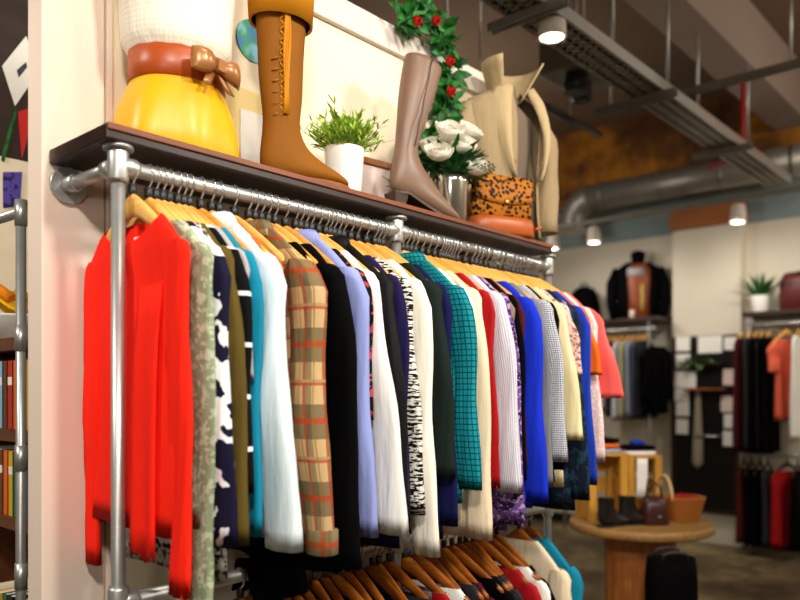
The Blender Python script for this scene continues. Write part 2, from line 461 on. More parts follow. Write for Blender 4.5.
for x in xs:
    yw = WY - RYY
    MB().tube([(P(x), 0, RZ), (P(x), yw - .012, RZ)], PR * .95, 14).build('wall_arm', M['galv'], rack)
    MB().tube([(P(x), .02, RZ), (P(x), .05, RZ)], .02, 14).build('arm_coupling', M['galv'], rack)
    b = MB(); b.tube([(P(x), yw - .055, RZ), (P(x), yw - .012, RZ)], .02, 14)
    b.tube([(P(x), yw - .012, RZ), (P(x), yw - .001, RZ)], .042, 20); b.build('wall_flange', M['galv'], rack)
    b = MB(); b.tube([(P(x), 0, 2.008), (P(x), 0, 2.016)], .032, 20); b.build('shelf_flange', M['galv'], rack)
    b = MB(); b.tube([(P(x), 0, 0), (P(x), 0, .008), (P(x), 0, .03)], [.045, .045, .021], 16); b.build('foot', M['galv'], rack)
SY0, SZ0, SZ1 = 1.475, 2.016, 2.05
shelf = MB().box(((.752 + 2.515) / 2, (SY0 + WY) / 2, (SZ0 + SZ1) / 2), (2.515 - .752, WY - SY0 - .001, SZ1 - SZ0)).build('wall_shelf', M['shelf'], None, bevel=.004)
MB().box(((.752 + 2.515) / 2, SY0 - .002, SZ1 - .008), (2.515 - .752, .006, .014)).build('lit_edge', wood('lit_red_brown_wood', '#5a2c16', '#8a4a26', .45, 'X', 5), shelf, bevel=.002)['label'] = 'red brown front edge with painted-in light'  # light on the shelf front, painted as a paler strip
tag(shelf, 'long dark stained wooden shelf above the clothes rack', 'shelf')
# ------------------------------------------------------------------ hangers
def arm_z(y): return -.048 - .132 * (abs(y) / .2) ** 1.12
def make_hanger(mat, label, group):
    t = thing('wooden_hanger', label, 'hanger', (0, 0, 0), 0, group)
    rings = []
    for i in range(21):
        y = -.187 + .374 * i / 20; a = abs(y) / .187
        hz = .013 + .011 * (1 - a) + (.004 * max(0, 1 - a * 5)); hx = .0068
        if i in (0, 20): hz *= .6; hx *= .7
        cx = -.002 * a * a
        zc = arm_z(y) - hz
        rings.append([Vector((cx + hx * math.cos(q * PI / 4 + PI / 8), y, zc + hz * math.sin(q * PI / 4 + PI / 8))) for q in range(8)])
    MB().loft(rings, True, True, True).build('shoulders', mat, t)
    MB().tube([(0, -.166, -.19), (0, -.1, -.192), (0, 0, -.193), (0, .1, -.192), (0, .166, -.19)], .0042, 8).build('trouser_bar', mat, t)
    pts = []
    R = PR + .0026
    for i in range(13):
        a = math.radians(-25 + i * (215) / 12)
        pts.append((0, R * math.cos(a), R * math.sin(a)))
    pts += [(0, -R * .75, -.02), (0, -.002, -.032), (0, 0, -.052)]
    MB().tube(pts, .0026, 6).build('hook', M['chrome'], t)
    MB().lathe([(.008, -.054), (.0095, -.05), (.0095, -.034), (.007, -.032)], n=10).build('hook_collar', M['black_plastic'], t)
    return t
hp = [make_hanger(M[k], 'x', None) for k in ('hanger', 'hanger2', 'hanger_dim', 'hanger4')]
used = [False] * 4
def put_hanger(kind, X, Y, Z, rz, label, group):
    o = hp[kind] if not used[kind] else copy_tree(hp[kind]); used[kind] = True
    o.location = (X, Y, Z); o.rotation_euler = (0, 0, rz); o['label'] = label; o['group'] = group
    return o

# ------------------------------------------------------------------ garments
def ell(cx, cy, z, hx, hy, n, e=.75, ox=None):
    r = []
    for i in range(n):
        a = 2 * PI * i / n; c, s = math.cos(a), math.sin(a)
        y = cy + hy * math.copysign(abs(c) ** .9, c)
        x = cx + hx * math.copysign(abs(s) ** e, s)
        if ox: x += ox(y)
        r.append(Vector((x, y, z)))
    return r
def garment(name, label, cat, group, X, Y, Z, mat, length=.72, slen=.6, sleeve='long', ht=.017, flare=.05, bflare=.02, neck=.136, rz=0,
            collar=None, cuff=None, seed=0, lean=0.0, far=True, wid=.2, smat=None, shd=.05, cuffw=.04, scoop=0):
    R = random.Random(seed * 13 + 5)
    t = thing(name, label, cat, (X, Y, Z - length), rz, group)
    L = length
    ph, f1 = R.uniform(0, 6), R.uniform(26, 40)
    rings = []
    hts = ht * .85
    nk = min(neck, .092) if collar else neck
    for i in range(7):
        q = i / 6; y = nk + (wid + .008 - nk) * q
        z = arm_z(y * .2 / wid) + .012 - .014 * q * q
        rg_ = ell(0, 0, z, min(max(hts, .0142), .0165), y, 32, .5)
        if scoop:
            for p in rg_:
                if p.x < 0: p.z -= scoop * max(0, 1 - (p.y / (nk + .01)) ** 2) * (1 - q) ** 1.5
        rings.append(rg_)
    zz0 = rings[-1][0].z; m = 13
    for i in range(1, m + 1):
        q = i / m; z = zz0 + (-L - zz0) * q
        amp = ht * .45 * min(1, q * 1.6)
        hw = wid + .008 - .012 * math.sin(min(1, q * 3) * PI / 2) + .008 * q
        cyo = -bflare * q
        def ox(y, amp=amp, q=q): return amp * math.sin(y * f1 + ph + q * .8) + lean * q
        rings.append(ell(0, cyo, z - (.006 * math.sin(7 * q) if i == m else 0), hts * (.8 + .35 * q), hw + bflare * q * .6, 32, .6, ox))
    last = rings[-1]
    c0 = sum(last, Vector()) / len(last)
    rings.append([Vector((c0.x + (p.x - c0.x) * .7, c0.y + (p.y - c0.y) * .97, p.z + .012)) for p in last])
    MB().loft(rings).build('body', mat, t, (0, 0, L))
    if sleeve:
        for sg in ((-1, 1) if far else (-1,)):
            fl = flare if sg < 0 else min(flare, .008)
            rr = []
            end = arm_z(.2) - slen; p2 = R.uniform(0, 6); n = 14
            hd0 = shd
            tops = [(arm_z(.2) + .002, .193, .018), (arm_z(.2) - .008, .197, .034), (arm_z(.2) - .03, .2, hd0 * .9)]
            for z, cy, hd in tops: rr.append((z, cy * wid / .2, hd, ht * .9, 0))
            for i in range(1, n + 1):
                q = i / n; z = arm_z(.2) - .03 + (end - arm_z(.2) + .03) * q
                cy = wid + fl * (q ** .8) + .004 * math.sin(q * 6 + p2)
                hd = hd0 + (cuffw - hd0) * q + .004 * math.sin(q * 9 + p2)
                if sg > 0: hd = min(hd, WY - RYY - .003 - cy) if abs(rz) < .3 and Y == RYY else hd
                rr.append((z, cy, hd, ht * (1 + .12 * math.sin(q * 11 + p2)) * (1 - .12 * q), lean * q + ht * .25 * math.sin(q * 5 + p2)))
            if sleeve == 'long' and cuff:
                rr[-1] = (rr[-1][0], rr[-1][1], rr[-1][2] * .92, rr[-1][3] * .9, rr[-1][4])
            rings = [ell(x, sg * cy, z, h, hd, 18, .8) for z, cy, hd, h, x in rr]
            for r_ in rings[3:]:
                for k2, p in enumerate(r_):
                    p.x += .0022 * math.sin(k2 * 2.1 + p.z * 24 + p2)
            z, cy, hd, h, x = rr[-1]
            rings.append(ell(x, sg * cy, z + .012, h * .7, hd * .85, 18, .8))
            sl = MB().loft(rings).build('sleeve', smat or mat, t, (0, 0, L))
            if cuff:
                z, cy, hd, h, x = rr[-1]
                cr = [ell(x, sg * cy, z + dz, h * kk, hd * kk, 18, .8) for dz, kk in ((.055, 1.0), (.052, 1.2), (.0, 1.2), (-.004, 1.05), (.01, .8))]
                MB().loft(cr).build('cuff', cuff, sl)
    if collar:
        rg = []
        for z, h, w in ((-.112, .018, .09), (-.085, .02, .08), (-.068, .022, .073), (-.08, .028, .085), (-.11, .03, .1)):
            rg.append(ell(0, 0, z, min(h, ht + .014), w, 24, .8))
        MB().loft(rg).build('collar', collar, t, (0, 0, L), solid=.002)
    return t

fabs = {}
def fb(name, *a, **k):
    if name not in fabs: fabs[name] = fabric(name, *a, **k)
    return fabs[name]
G = 'clothes on the upper rail'; GH = 'wooden hangers on the upper rail'
YE = 1.24
red = fb('red_knit', '#ff2410'); sage = fb('sage_print', '#8f9c7c', 'speck', '#b9c2a6', k=1.6)
navyfl = fb('navy_white_print', '#14122e', 'floral', '#eef0f2', k=1.5); olive = fb('olive_cloth', '#5a4a1c')
blk = fb('black_cloth', '#030304', spec=.06); blkband = fb('black_white_band', '#030304', 'bands', '#eeeeee')
grey = fb('grey_cloth', '#a9a5a8'); teal = fb('teal_cloth', '#0e7f9e'); pale = fb('pale_blue_cotton', '#dcebf0')
rust = fb('orange_cloth', '#d2652c'); plaid = fb('tan_plaid', '#bfa074', 'plaid', '#a83e1c', '#4a4630')
peri = fb('periwinkle_cotton', '#8f9bd6'); blkred = fb('black_red_print', '#0a080a', 'floral', '#b04048', k=.5)
white = fb('white_cotton', '#f2f0ea'); velvet = fb('black_velvet', '#0a090c', rough=.6); navyp = fb('deep_purple_cloth', '#1c1444')
bwknit = fb('black_white_knit', '#101010', 'knit', '#e6e2d8'); cream = fb('ivory_cloth', '#f3eee0')
dgreen = fb('dark_green_cloth', '#15201c'); navy = fb('navy_cloth', '#0e1244'); tealck = fb('teal_grid_check', '#0d8a96', 'grid', '#06404e')
beige = fb('beige_cloth', '#ecd8b8'); dred = fb('deep_red_cloth', '#a8141a'); lil = fb('lilac_grey_stripe', '#b9b7c8', 'vstripe', '#e4e2ea', k=.6)
mauve = fb('mauve_cloth', '#8d7268'); purp = fb('purple_floral', '#6d4a92', 'floral2', '#2c1a44', '#b79ac8', k=.6)
burg = fb('burgundy_cloth', '#4a1018'); royal = fb('royal_blue_cloth', '#1630c8'); gry2 = fb('mid_grey_cloth', '#77787e')
ging = fb('navy_gingham', '#2a3050', 'check', '#e6e8f0', k=.6); butter = fb('butter_cream_cloth', '#f0e2b0'); pinkfl = fb('pink_floral', '#e2bdb4', 'speck', '#8a5a58', k=1.4)
dteal = fb('dark_teal_floral', '#121c2c', 'floral', '#1e3c50', k=.7); bblue = fb('bright_blue_cloth', '#1c3cb0'); orange = fb('orange_bright_cloth', '#ee6a1e')
coral = fb('coral_pink_cloth', '#f5605c'); blush = fb('blush_print', '#efc8c2', 'speck', '#f6e4e0'); anim = fb('grey_animal_print', '#c9c3bb', 'speck', '#4a423e', k=1.3)
charc = fb('charcoal_cloth', '#2a2a2e'); hemw = fb('white_grey_print', '#d8d6d4', 'floral', '#6a6870', k=.5)

# name, short description, label, cat, px of near edge at mid height, material, hem row, sleeve row, kwargs
UP = [
 ('dress', 'sage dress', 'sage green mottled long dress right behind the red sweater', 'dress', 206, sage, 525, 640, dict(ht=.013, flare=.0, far=False)),
 ('blouse', 'navy and white blouse', 'navy blouse with large white leafy print', 'blouse', 230, navyfl, 552, 548, dict(ht=.018, flare=.035, shd=.055, cuffw=.055)),
 ('top', 'animal print top', 'grey speckled animal print top showing under the navy blouse hem', 'top', 231, anim, 577, 574, dict(ht=.012, flare=.02, sleeve=None)),
 ('jacket', 'olive jacket', 'olive brown long-sleeved jacket', 'jacket', 245, olive, 520, 543, dict(ht=.018, flare=.06)),
 ('cardigan', 'black striped cardigan', 'black cardigan with narrow white bands on the sleeve', 'cardigan', 256, blkband, 490, 492, dict(ht=.018, flare=.05)),
 ('top', 'grey top', 'pale grey top between the banded cardigan and the teal shirt', 'top', 256.5, grey, 430, 380, dict(ht=.011, flare=.02, sleeve='short')),
 ('shirt', 'teal shirt', 'teal blue shirt peeking out beside the pale blue shirt', 'shirt', 263, teal, 520, 537, dict(ht=.016, flare=.03)),
 ('shirt', 'pale blue shirt', 'very pale blue cotton shirt with a wide plain sleeve', 'shirt', 293, pale, 530, 549, dict(ht=.028, flare=.065, shd=.058, cuffw=.055, collar=1)),
 ('t_shirt', 'rust t-shirt', 'rust orange top visible only at the shoulder', 't-shirt', 295, rust, 480, 320, dict(ht=.010, flare=.0, sleeve='short', wid=.185, far=False)),
 ('flannel_shirt', 'plaid shirt', 'tan and rust plaid flannel shirt', 'shirt', 331, plaid, 540, 553, dict(ht=.031, flare=.06, collar=1, cuff=1, shd=.058)),
 ('camisole', 'black camisole', 'black sleeveless top with bare hanger shoulder behind the plaid shirt', 'camisole', 340, blk, 560, 0, dict(ht=.014, sleeve=None, wid=.19, neck=.13)),
 ('coat', 'black coat', 'wide black coat between the plaid and periwinkle shirts', 'coat', 356, blk, 575, 566, dict(ht=.026, flare=.06, shd=.06, cuffw=.055)),
 ('shirt', 'periwinkle shirt', 'periwinkle blue shirt with a collar', 'shirt', 375, peri, 520, 536, dict(ht=.02, flare=.06, collar=1)),
 ('blouse', 'dark red-flecked blouse', 'black blouse flecked with red beside the periwinkle shirt', 'blouse', 377, blkred, 500, 420, dict(ht=.012, flare=.03, sleeve='short')),
 ('shirt', 'white shirt', 'white shirt with full loose sleeve', 'shirt', 391, white, 520, 532, dict(ht=.02, flare=.085, shd=.055, cuffw=.06)),
 ('jacket', 'black velvet jacket', 'black velvet jacket right of the full-sleeved white shirt', 'jacket', 405, velvet, 520, 515, dict(ht=.021, flare=.055, collar=1)),
 ('dress', 'deep purple dress', 'deep purple dress seen as a thin edge', 'dress', 412, navyp, 545, 528, dict(ht=.014, flare=.04)),
 ('cardigan', 'knit cardigan', 'black and white flecked knit cardigan', 'cardigan', 422, bwknit, 520, 515, dict(ht=.017, flare=.045)),
 ('blouse', 'ivory blouse', 'ivory long-sleeved blouse with the long narrow sleeve', 'blouse', 436, cream, 520, 556, dict(ht=.019, flare=.055, cuffw=.042)),
 ('jacket', 'dark green jacket', 'blackish green jacket beside the ivory blouse', 'jacket', 453, dgreen, 530, 478, dict(ht=.022, flare=.05)),
 ('dress', 'navy dress', 'navy dress between dark green jacket and teal check', 'dress', 460, navy, 535, 526, dict(ht=.016, flare=.04)),
 ('shirt', 'teal checked shirt', 'teal shirt with fine dark grid check', 'shirt', 480, tealck, 500, 489, dict(ht=.021, flare=.06, collar=1)),
 ('top', 'white top', 'white top whose pointed neck shows above the teal check', 'top', 482, white, 430, 350, dict(ht=.012, flare=.02, sleeve='short')),
 ('coat', 'beige coat', 'long beige coat with plain sleeve', 'coat', 492, beige, 535, 540, dict(ht=.02, flare=.045)),
 ('dress', 'deep red dress', 'deep red dress beside the long beige coat', 'dress', 503, dred, 490, 488, dict(ht=.010, flare=.03)),
 ('shirt', 'lilac striped shirt', 'lilac grey finely striped shirt', 'shirt', 516, lil, 470, 492, dict(ht=.022, flare=.07)),
 ('dress', 'purple floral dress', 'purple floral dress hanging lower than its neighbours', 'dress', 520, purp, 542, 525, dict(ht=.014, flare=.06)),
 ('top', 'mauve top', 'mauve brown top right of the lilac striped shirt', 'top', 521, mauve, 420, 400, dict(ht=.012, flare=.02)),
 ('blouse', 'black floral blouse', 'black blouse between mauve top and royal blue', 'blouse', 528, blk, 500, 480, dict(ht=.016, flare=.04)),
 ('top', 'burgundy top', 'burgundy top seen as a thin line beside royal blue', 'top', 531, burg, 480, 470, dict(ht=.011, flare=.03)),
 ('dress', 'royal blue dress', 'vivid royal blue long-sleeved dress', 'dress', 546, royal, 505, 503, dict(ht=.021, flare=.055)),
 ('cardigan', 'grey cardigan', 'mid grey cardigan between royal blue and gingham', 'cardigan', 553, gry2, 490, 487, dict(ht=.014, flare=.05)),
 ('shirt', 'gingham shirt', 'navy and white gingham shirt', 'shirt', 563, ging, 460, 462, dict(ht=.018, flare=.06)),
 ('top', 'black top', 'plain black top between gingham and butter cream', 'top', 567, blk, 480, 470, dict(ht=.013, flare=.03)),
 ('cardigan', 'butter cream cardigan', 'butter cream cardigan with an edge hanging forward', 'cardigan', 576, butter, 485, 440, dict(ht=.017, flare=.07)),
 ('t_shirt', 'pink floral tee', 'pink floral short-sleeved top near the far rail end', 't-shirt', 580, pinkfl, 460, 375, dict(ht=.014, flare=.05, sleeve='short')),
 ('dress', 'dark teal dress', 'very dark teal patterned dress near the far rail end', 'dress', 588, dteal, 508, 500, dict(ht=.016, flare=.05)),
 ('cardigan', 'blue cardigan', 'bright blue cardigan edge beside the dark teal dress', 'cardigan', 594, bblue, 490, 485, dict(ht=.012, flare=.05)),
 ('t_shirt', 'orange tee', 'orange top showing beside the coral top', 't-shirt', 598, orange, 470, 375, dict(ht=.012, flare=.06, sleeve='short')),
 ('shirt', 'blush shirt', 'pale blush long-sleeved shirt under the coral sleeve', 'shirt', 603, blush, 450, 462, dict(ht=.014, flare=.05)),
 ('t_shirt', 'coral tee', 'coral pink top with wide short sleeve at the far rail end', 't-shirt', 607, coral, 450, 398, dict(ht=.02, flare=.07, sleeve='short', shd=.065, cuffw=.08)),
]
prevX = .845
xlist = []
raw = [on_y(u[4], YE) for u in UP]
# keep each neighbour a hand's thickness apart, in the photo's order
n = len(UP); lo, hi = .864, 2.46
cur = lo; xsn = []
for i, u in enumerate(UP):
    x = raw[i] - u[8].get('ht', .016) * .7
    x = max(x, lo)
    if xsn: x = max(x, xsn[-1] + .56 * (UP[i - 1][8].get('ht', .016) + u[8].get('ht', .016)))
    xsn.append(x)
sc = min(1.0, (hi - xsn[0]) / (xsn[-1] - xsn[0]))
xsn = [xsn[0] + (x - xsn[0]) * sc for x in xsn]
print('XS', [(UP[i][1], round(raw[i], 3), round(xsn[i], 3)) for i in range(n)])
for i, (nm, sd, lb, cat, px, mat, hy, sy, kw) in enumerate(UP):
    X = xsn[i]; kw = dict(kw)
    for a in ('collar', 'cuff'):
        if kw.get(a): kw[a] = mat
    hz = zat(X, 1.32, hy); sz = zat(X, YE, sy) if sy else 0
    L = min(RZ - hz, RZ - LZ - .03) if nm != 'xx' else RZ - hz
    rz = rnd.uniform(-.03, .03)
    garment(nm, lb, cat, G, X, RYY, RZ, mat, L, RZ - sz - .18 if sy else 0, seed=i, rz=rz, **kw)
    put_hanger(0 if rnd.random() < .6 else 1, X, RYY, RZ, rz, 'blond wooden hanger carrying the ' + sd, GH)
    if i and xsn[i] - xsn[i - 1] > .026 and abs((X + xsn[i - 1]) / 2 - xs[1]) > .03:
        put_hanger(0 if rnd.random() < .6 else 1, (X + xsn[i - 1]) / 2, RYY, RZ, rz * .5, 'bare blond wooden hanger between the %s and the %s' % (UP[i - 1][1], sd), GH)

# red sweater, first on the rail, facing out
rt = garment('sweater', 'bright red long-sleeved sweater hanging first on the rail, facing out', 'sweater', G, .826, RYY, RZ, red, .765, .70, rz=-.05, ht=.011, flare=.0, bflare=.0,
             neck=.125, scoop=.05, seed=99, shd=.042, cuffw=.034)
put_hanger(0, .826, RYY, RZ, -.05, 'blond wooden hanger carrying the red sweater', GH)
# loose front panel and neck label of the sweater
b = MB(); rg = []
for i in range(10):
    q = i / 9
    rg.append([Vector((-.009 - .0085 * min(1, q * 3.5) - .003 * math.sin(q * 3) - .006 * math.sin(k * 1.1 + .5) * q, -.15 + .10 * k / 7 + .01 * q, -.26 - .56 * q + (.012 * math.sin(k * 1.3) if i == 9 else 0))) for k in range(8)])
b.loft(rg, False); b.build('front_panel', red, rt, (0, 0, .765), solid=.003)
b = MB(); b.box((.0125, .0, -.158), (.003, .03, .03)); ob = b.build('neck_label', M['paper'], rt, (0, 0, .765)); ob['label'] = 'white sewn neck label'

# ------------------------------------------------------------------ lower rail
GL, GLH = 'clothes on the lower rail', 'wooden hangers on the lower rail'
low = [('black', blk), ('charcoal', charc), ('navy', navy), ('black velvet', velvet), ('burgundy', burg), ('dark green', dgreen), ('white', white), ('royal blue', royal), ('red', dred), ('grey', grey)]
seq = [0, 0, 1, 3, 0, 2, 0, 1, 6, 0, 3, 7, 0, 1, 9, 8, 6, 0, 1, 4, 0, 3, 1, 4, 8, 6, 0]
lx0, lx1 = 1.10, 2.19
words = ['first', 'second', 'third', 'fourth', 'fifth', 'sixth', 'seventh', 'eighth', 'ninth', 'tenth', 'eleventh', 'twelfth', 'thirteenth', 'fourteenth', 'fifteenth', 'sixteenth', 'seventeenth', 'eighteenth', 'nineteenth', 'twentieth', 'twenty-first', 'twenty-second', 'twenty-third', 'twenty-fourth', 'twenty-fifth', 'twenty-sixth', 'twenty-seventh']
for i, s in enumerate(seq):
    X = lx0 + (lx1 - lx0) * i / (len(seq) - 1) + rnd.uniform(-.008, .008)
    if abs(X - xs[1]) < .02: X += .03
    rz = rnd.uniform(-.2, .12)
    nm, mt = low[s]
    garment('top', '%s top on the lower rail, %s from the near end' % (nm, words[i]), 'top', GL, X, RYY, LZ, mt, .66 + rnd.uniform(-.06, .05), .5, ht=.015, flare=.03, seed=200 + i, rz=rz, neck=.15,
            sleeve='long' if i % 3 else 'short', wid=.185)
    put_hanger(2, X, RYY, LZ, rz, 'shade-darkened wooden hanger on the lower rail, %s from the near end' % words[i], GLH)
for X, nm, sd, mt, L in ((2.34, 'coat', 'cream coat hanging at the far end of the lower rail', beige, .8), (2.41, 'dress', 'teal dress last at the far end of the lower rail', teal, .74)):
    garment(nm, sd, nm, GL, X, RYY, LZ, mt, L, .5, ht=.024, flare=.03, seed=int(X * 100), wid=.165, neck=.075)
    o = put_hanger(2, X, RYY, LZ, 0, 'wooden hanger carrying the ' + ('cream coat' if nm == 'coat' else 'teal dress') + ' on the lower rail', GLH); o.scale = (1, .8, 1)
# black trousers slung over the lower rail
b = MB(); rg = []
for i in range(17):
    q = i / 16; a = (q - .5) * 2
    yy = -.04 * math.sin(max(-1, min(1, a * 2.2)) * PI / 2) ; zz = .03 * math.cos(max(-1, min(1, a * 2.2)) * PI / 2) - max(0, abs(a) - .45) * (.14 if a > 0 else .1)
    rg.append([Vector((-.09 + .18 * k / 11 + .012 * math.sin(q * 7), yy * (1 + .25 * math.sin(k * 1.7)), zz + .007 * math.sin(k * 2.1 + q * 3))) for k in range(12)])
b.loft(rg, False)
o = b.build('trousers', blk, None, (1.2, RYY, LZ + .005), solid=.012, sub=1); tag(o, 'black trousers slung over the bare stretch of the lower rail', 'trousers')
# ------------------------------------------------------------------ things on the wall shelf
SZ = SZ1
skirt = fb('mustard_satin', '#e2a60c', rough=.38, spec=.4, bump=.05); belt = plain('tan_orange_leather', '#a5440e', .38, 0, .5, 8, .12)
ivory = fb('ivory_waffle_knit', '#f1e9d8', 'check', '#e4dac6', k=1.0)
bowm = plain('bronze_satin', '#a06a3a', .3, .2, .5, 10, .2)
mx, my = 1.0, 1.615
t = thing('dress_form', 'torso dress form in ivory knit top, tan belt and mustard skirt', 'dress form', (mx, my, SZ), math.radians(-8))
DZ = -.018
def bl(prof, n=40, fold=0, f=9, ph=0):
    out = []
    for z, rx, ry, cx in prof:
        r = []
        for i in range(n):
            a = 2 * PI * i / n; w = 1 + fold * max(0, (prof[-1][0] - z) / (prof[-1][0] - prof[0][0] + 1e-6)) * math.sin(f * a + ph)
            r.append(Vector((cx + rx * w * math.cos(a), ry * w * math.sin(a), z)))
        out.append(r)
    return out
MB().loft(bl([(.0, .15, .118, 0), (.004, .154, .12, 0), (.05, .149, .118, 0), (.1, .139, .114, 0), (.14, .124, .106, 0), (.168, .112, .098, 0), (.195, .105, .092, 0)], fold=.045, f=7), cap0=True).build('skirt', skirt, t)
MB().loft(bl([(.17, .113, .098, 0), (.172, .117, .102, 0), (.208, .113, .099, 0), (.246, .115, .101, 0), (.25, .111, .097, 0)])).build('belt', belt, t)
MB().loft(bl([(.23, .106, .092, 0), (.252, .123, .109, 0), (.27, .131, .116, 0), (.30, .132, .114, 0), (.36, .136, .114, 0), (.46, .147, .116, 0), (.54, .16, .118, 0), (.6, .165, .115, 0), (.66, .16, .1, 0), (.70, .13, .08, 0), (.73, .07, .06, 0), (.79, .05, .05, 0)], fold=.008, f=14), cap1=True).build('knit_top', ivory, t)
# bow on the belt
ba = math.radians(-70)
bc = Vector((.118 * math.cos(ba), .104 * math.sin(ba), .205)); nrm = Vector((math.cos(ba), math.sin(ba), 0)); tg = Vector((-math.sin(ba), math.cos(ba), 0))
b = MB()
for sg in (-1, 1):
    rings = []
    for i in range(8):
        q = i / 7; w = .008 + .02 * math.sin(q * PI * .7); c = bc + nrm * (.016 + .012 * math.sin(q * PI)) + tg * (sg * (.006 + .07 * q)) + Vector((0, 0, -.004 * q))
        th = .004 + .012 * math.sin(q * PI)
        rings.append([c + Vector((0, 0, w * math.cos(k * PI / 5))) + nrm * (th * math.sin(k * PI / 5)) for k in range(10)])
    b.loft(rings, True, True, True)
rings = []
b.box(bc + nrm * .024, (.02, .02, .026), Matrix.Rotation(ba, 3, 'Z'))
for sg in (-1, 1):
    b.loft([[bc + nrm * (.012 + .004 * i) + tg * (sg * (.004 + .012 * i) + w) + Vector((0, 0, -.018 * i)) for w in (-.012, 0, .012)] for i in range(4)], False)
b.build('bow', bowm, t, solid=.003)

def boot(name, label, X, Y, rz, mat, mats, h, kind):
    t = thing(name, label, 'boot', (X, Y, SZ), rz)
    hl = .0 if kind == 'flat' else .055
    # each ring from a front/top point to a back/bottom point in the x-z plane with a half width
    R = []
    sw = .074 if kind == 'flat' else .068
    lean = 0 if kind == 'flat' else .075
    nz = 9
    for i in range(nz):
        q = i / (nz - 1); z = h + (.145 + hl - h) * q
        wid = sw * (1 - .42 * q ** 1.5) * (1 + .05 * math.sin(q * 5))
        if kind == 'flat': wid = .078 * (1 - .34 * q ** 1.3)
        cx = lean * (1 - q)
        tilt = (.018 if kind == 'heel' else 0) * (1 if i == 0 else 0)
        R.append(((cx + wid, z - tilt), (cx - wid, z + tilt * 1.2), wid * .74))
    k = .86 if kind == 'flat' else .96
    R += [((.062 * k, .115 + hl), (-.056, .085 + hl), .038), ((.085 * k, .095 + hl * .9), (-.062, .03 + hl), .037), ((.108 * k, .08 + hl * .75), (-.045, .006 + hl), .036),
          ((.135 * k, .066 + hl * .5), (.02, .004 + hl * .85), .037), ((.165 * k, .052 + hl * .25), (.09, .003 + hl * .4), .041), ((.195 * k, .04 + hl * .08), (.14, .003 + hl * .05), .04),
          ((.222 * k, .028), (.19, .003), .031), ((.238 * k, .015), (.226 * k, .004), .014)]
    rings = []
    for (fx, fz), (bx, bz), w in R:
        cx, cz = (fx + bx) / 2, (fz + bz) / 2; dx, dz = (fx - bx) / 2, (fz - bz) / 2
        rr = []
        for i in range(24):
            a = 2 * PI * i / 24
            wr = 0
            z_ = cz + dz * math.cos(a)
            if .1 < z_ < h - .1: wr = .0055 * math.sin(z_ * 75 + 2 * math.sin(a)) * max(0, 1 - (z_ - .1) / .3)
            rr.append(Vector((cx + dx * math.cos(a) + wr * math.cos(a), (w + wr) * math.sin(a), z_)))
        rings.append(rr)
    rings.insert(0, [Vector((p.x * .9 + lean * .1, p.y * .88, p.z - .03)) for p in rings[0]])
    MB().loft(rings, True, False, True).build('upper', mat, t, sub=1)
    # sole
    b = MB(); out = []
    for x, w in ((-.058, .012), (-.045, .03), (-.01, .034), (.04, .032), (.09, .038), (.14, .042), (.19, .036), (.225, .022), (.243, .006)):
        xx = x * k; z0 = hl * max(0, min(1, (.13 - x) / .13)) if hl else 0
        out.append([Vector((xx, -w, z0)), Vector((xx, w, z0)), Vector((xx, w, z0 + .008)), Vector((xx, -w, z0 + .008))])
    b.loft(out, True, True, True, False); b.build('sole', mats, t)
    if hl:
        b = MB(); b.loft([[Vector((-.035 + sx * .027 * q, sy * .03 * q, z)) for sx, sy in ((-1, -1), (1, -1), (1, 1), (-1, 1))] for z, q in ((0, .8), (.03, .82), (hl + .006, 1.02))], True, True, True, False)
        b.build('heel', mats, t, bevel=.003)
    else:
        MB().box((-.03, 0, .004), (.058, .06, .009)).build('heel', mats, t, bevel=.002)
    return t, R
tan = plain('tan_suede', '#855009', .7, 0, .2, 5, .14, .12, 120)
tan2 = plain('ochre_suede', '#c07c10', .65, 0, .2, 6, .1, .1, 120)
solem = plain('tan_sole', '#8a5210', .6)
bt, R = boot('suede_boot', 'tall tan suede boot with turned cuff and front laces', 1.262, 1.545, math.radians(-12), tan, solem, .62, 'flat')
b = MB()
b.loft(bl([(.405, .079, .064, 0), (.402, .086, .069, 0), (.5, .092, .072, 0), (.6, .09, .071, 0), (.628, .086, .068, 0), (.622, .078, .06, 0)], 28)); b.build('cuff', tan2, bt)
# laces: crossing cords and hanging tassels on the outer side
def surf(z, ang):
    ang = ang - .85; q = max(0, min(1, (.62 - z) / (.62 - .145))); w = .078 * (1 - .34 * q ** 1.3)
    return Vector((w * 1.03 * math.cos(ang), w * .76 * math.sin(ang), z))
b = MB()
for i in range(11):
    z = .15 + i * .027
    b.tube([surf(z, -1.12), surf(z + .012, -.92) * 1.0, surf(z + .024, -.70)], .0028, 5)
    b.tube([surf(z, -.70), surf(z + .012, -.92), surf(z + .024, -1.12)], .0028, 5)
b.build('laces', tan2, bt)
b = MB()
for k in range(5):
    a0 = -.98 + k * .05
    b.tube([surf(.45 - i * .042, a0 + .03 * math.sin(i * 1.4 + k)) * 1.02 + Vector((0, -.006, (1 - 1.02) * (.45 - i * .042))) for i in range(8)], .0026, 5)
b.build('tassel_cords', tan2, bt)
for i in range(6):
    z = .15 + i * .028
    MB().tube([surf(z, -1.5), surf(z + .003, -1.32) * 1.003, surf(z + .006, -1.16) * 1.003], [.0015, .0034, .0015], 6).build('lace_gap', solem, bt)
taupe = plain('taupe_leather', '#7b5f4d', .42, 0, .45, 6, .12, .08, 60)
tk = plain('dark_taupe_heel', '#46332a', .5)
tb, _ = boot('leather_boot', 'tall taupe leather boot with block heel, beside the green garland', 1.775, 1.565, math.radians(-10), taupe, tk, .50, 'heel')
MB().tube([(-.005 + .075 * q * 1.0 + .002 * math.sin(q * 20), -.052 - .003 * q, .2 + .3 * q) for q in [i / 8 for i in range(9)]], .0022, 5).build('zip_seam', tk, tb)

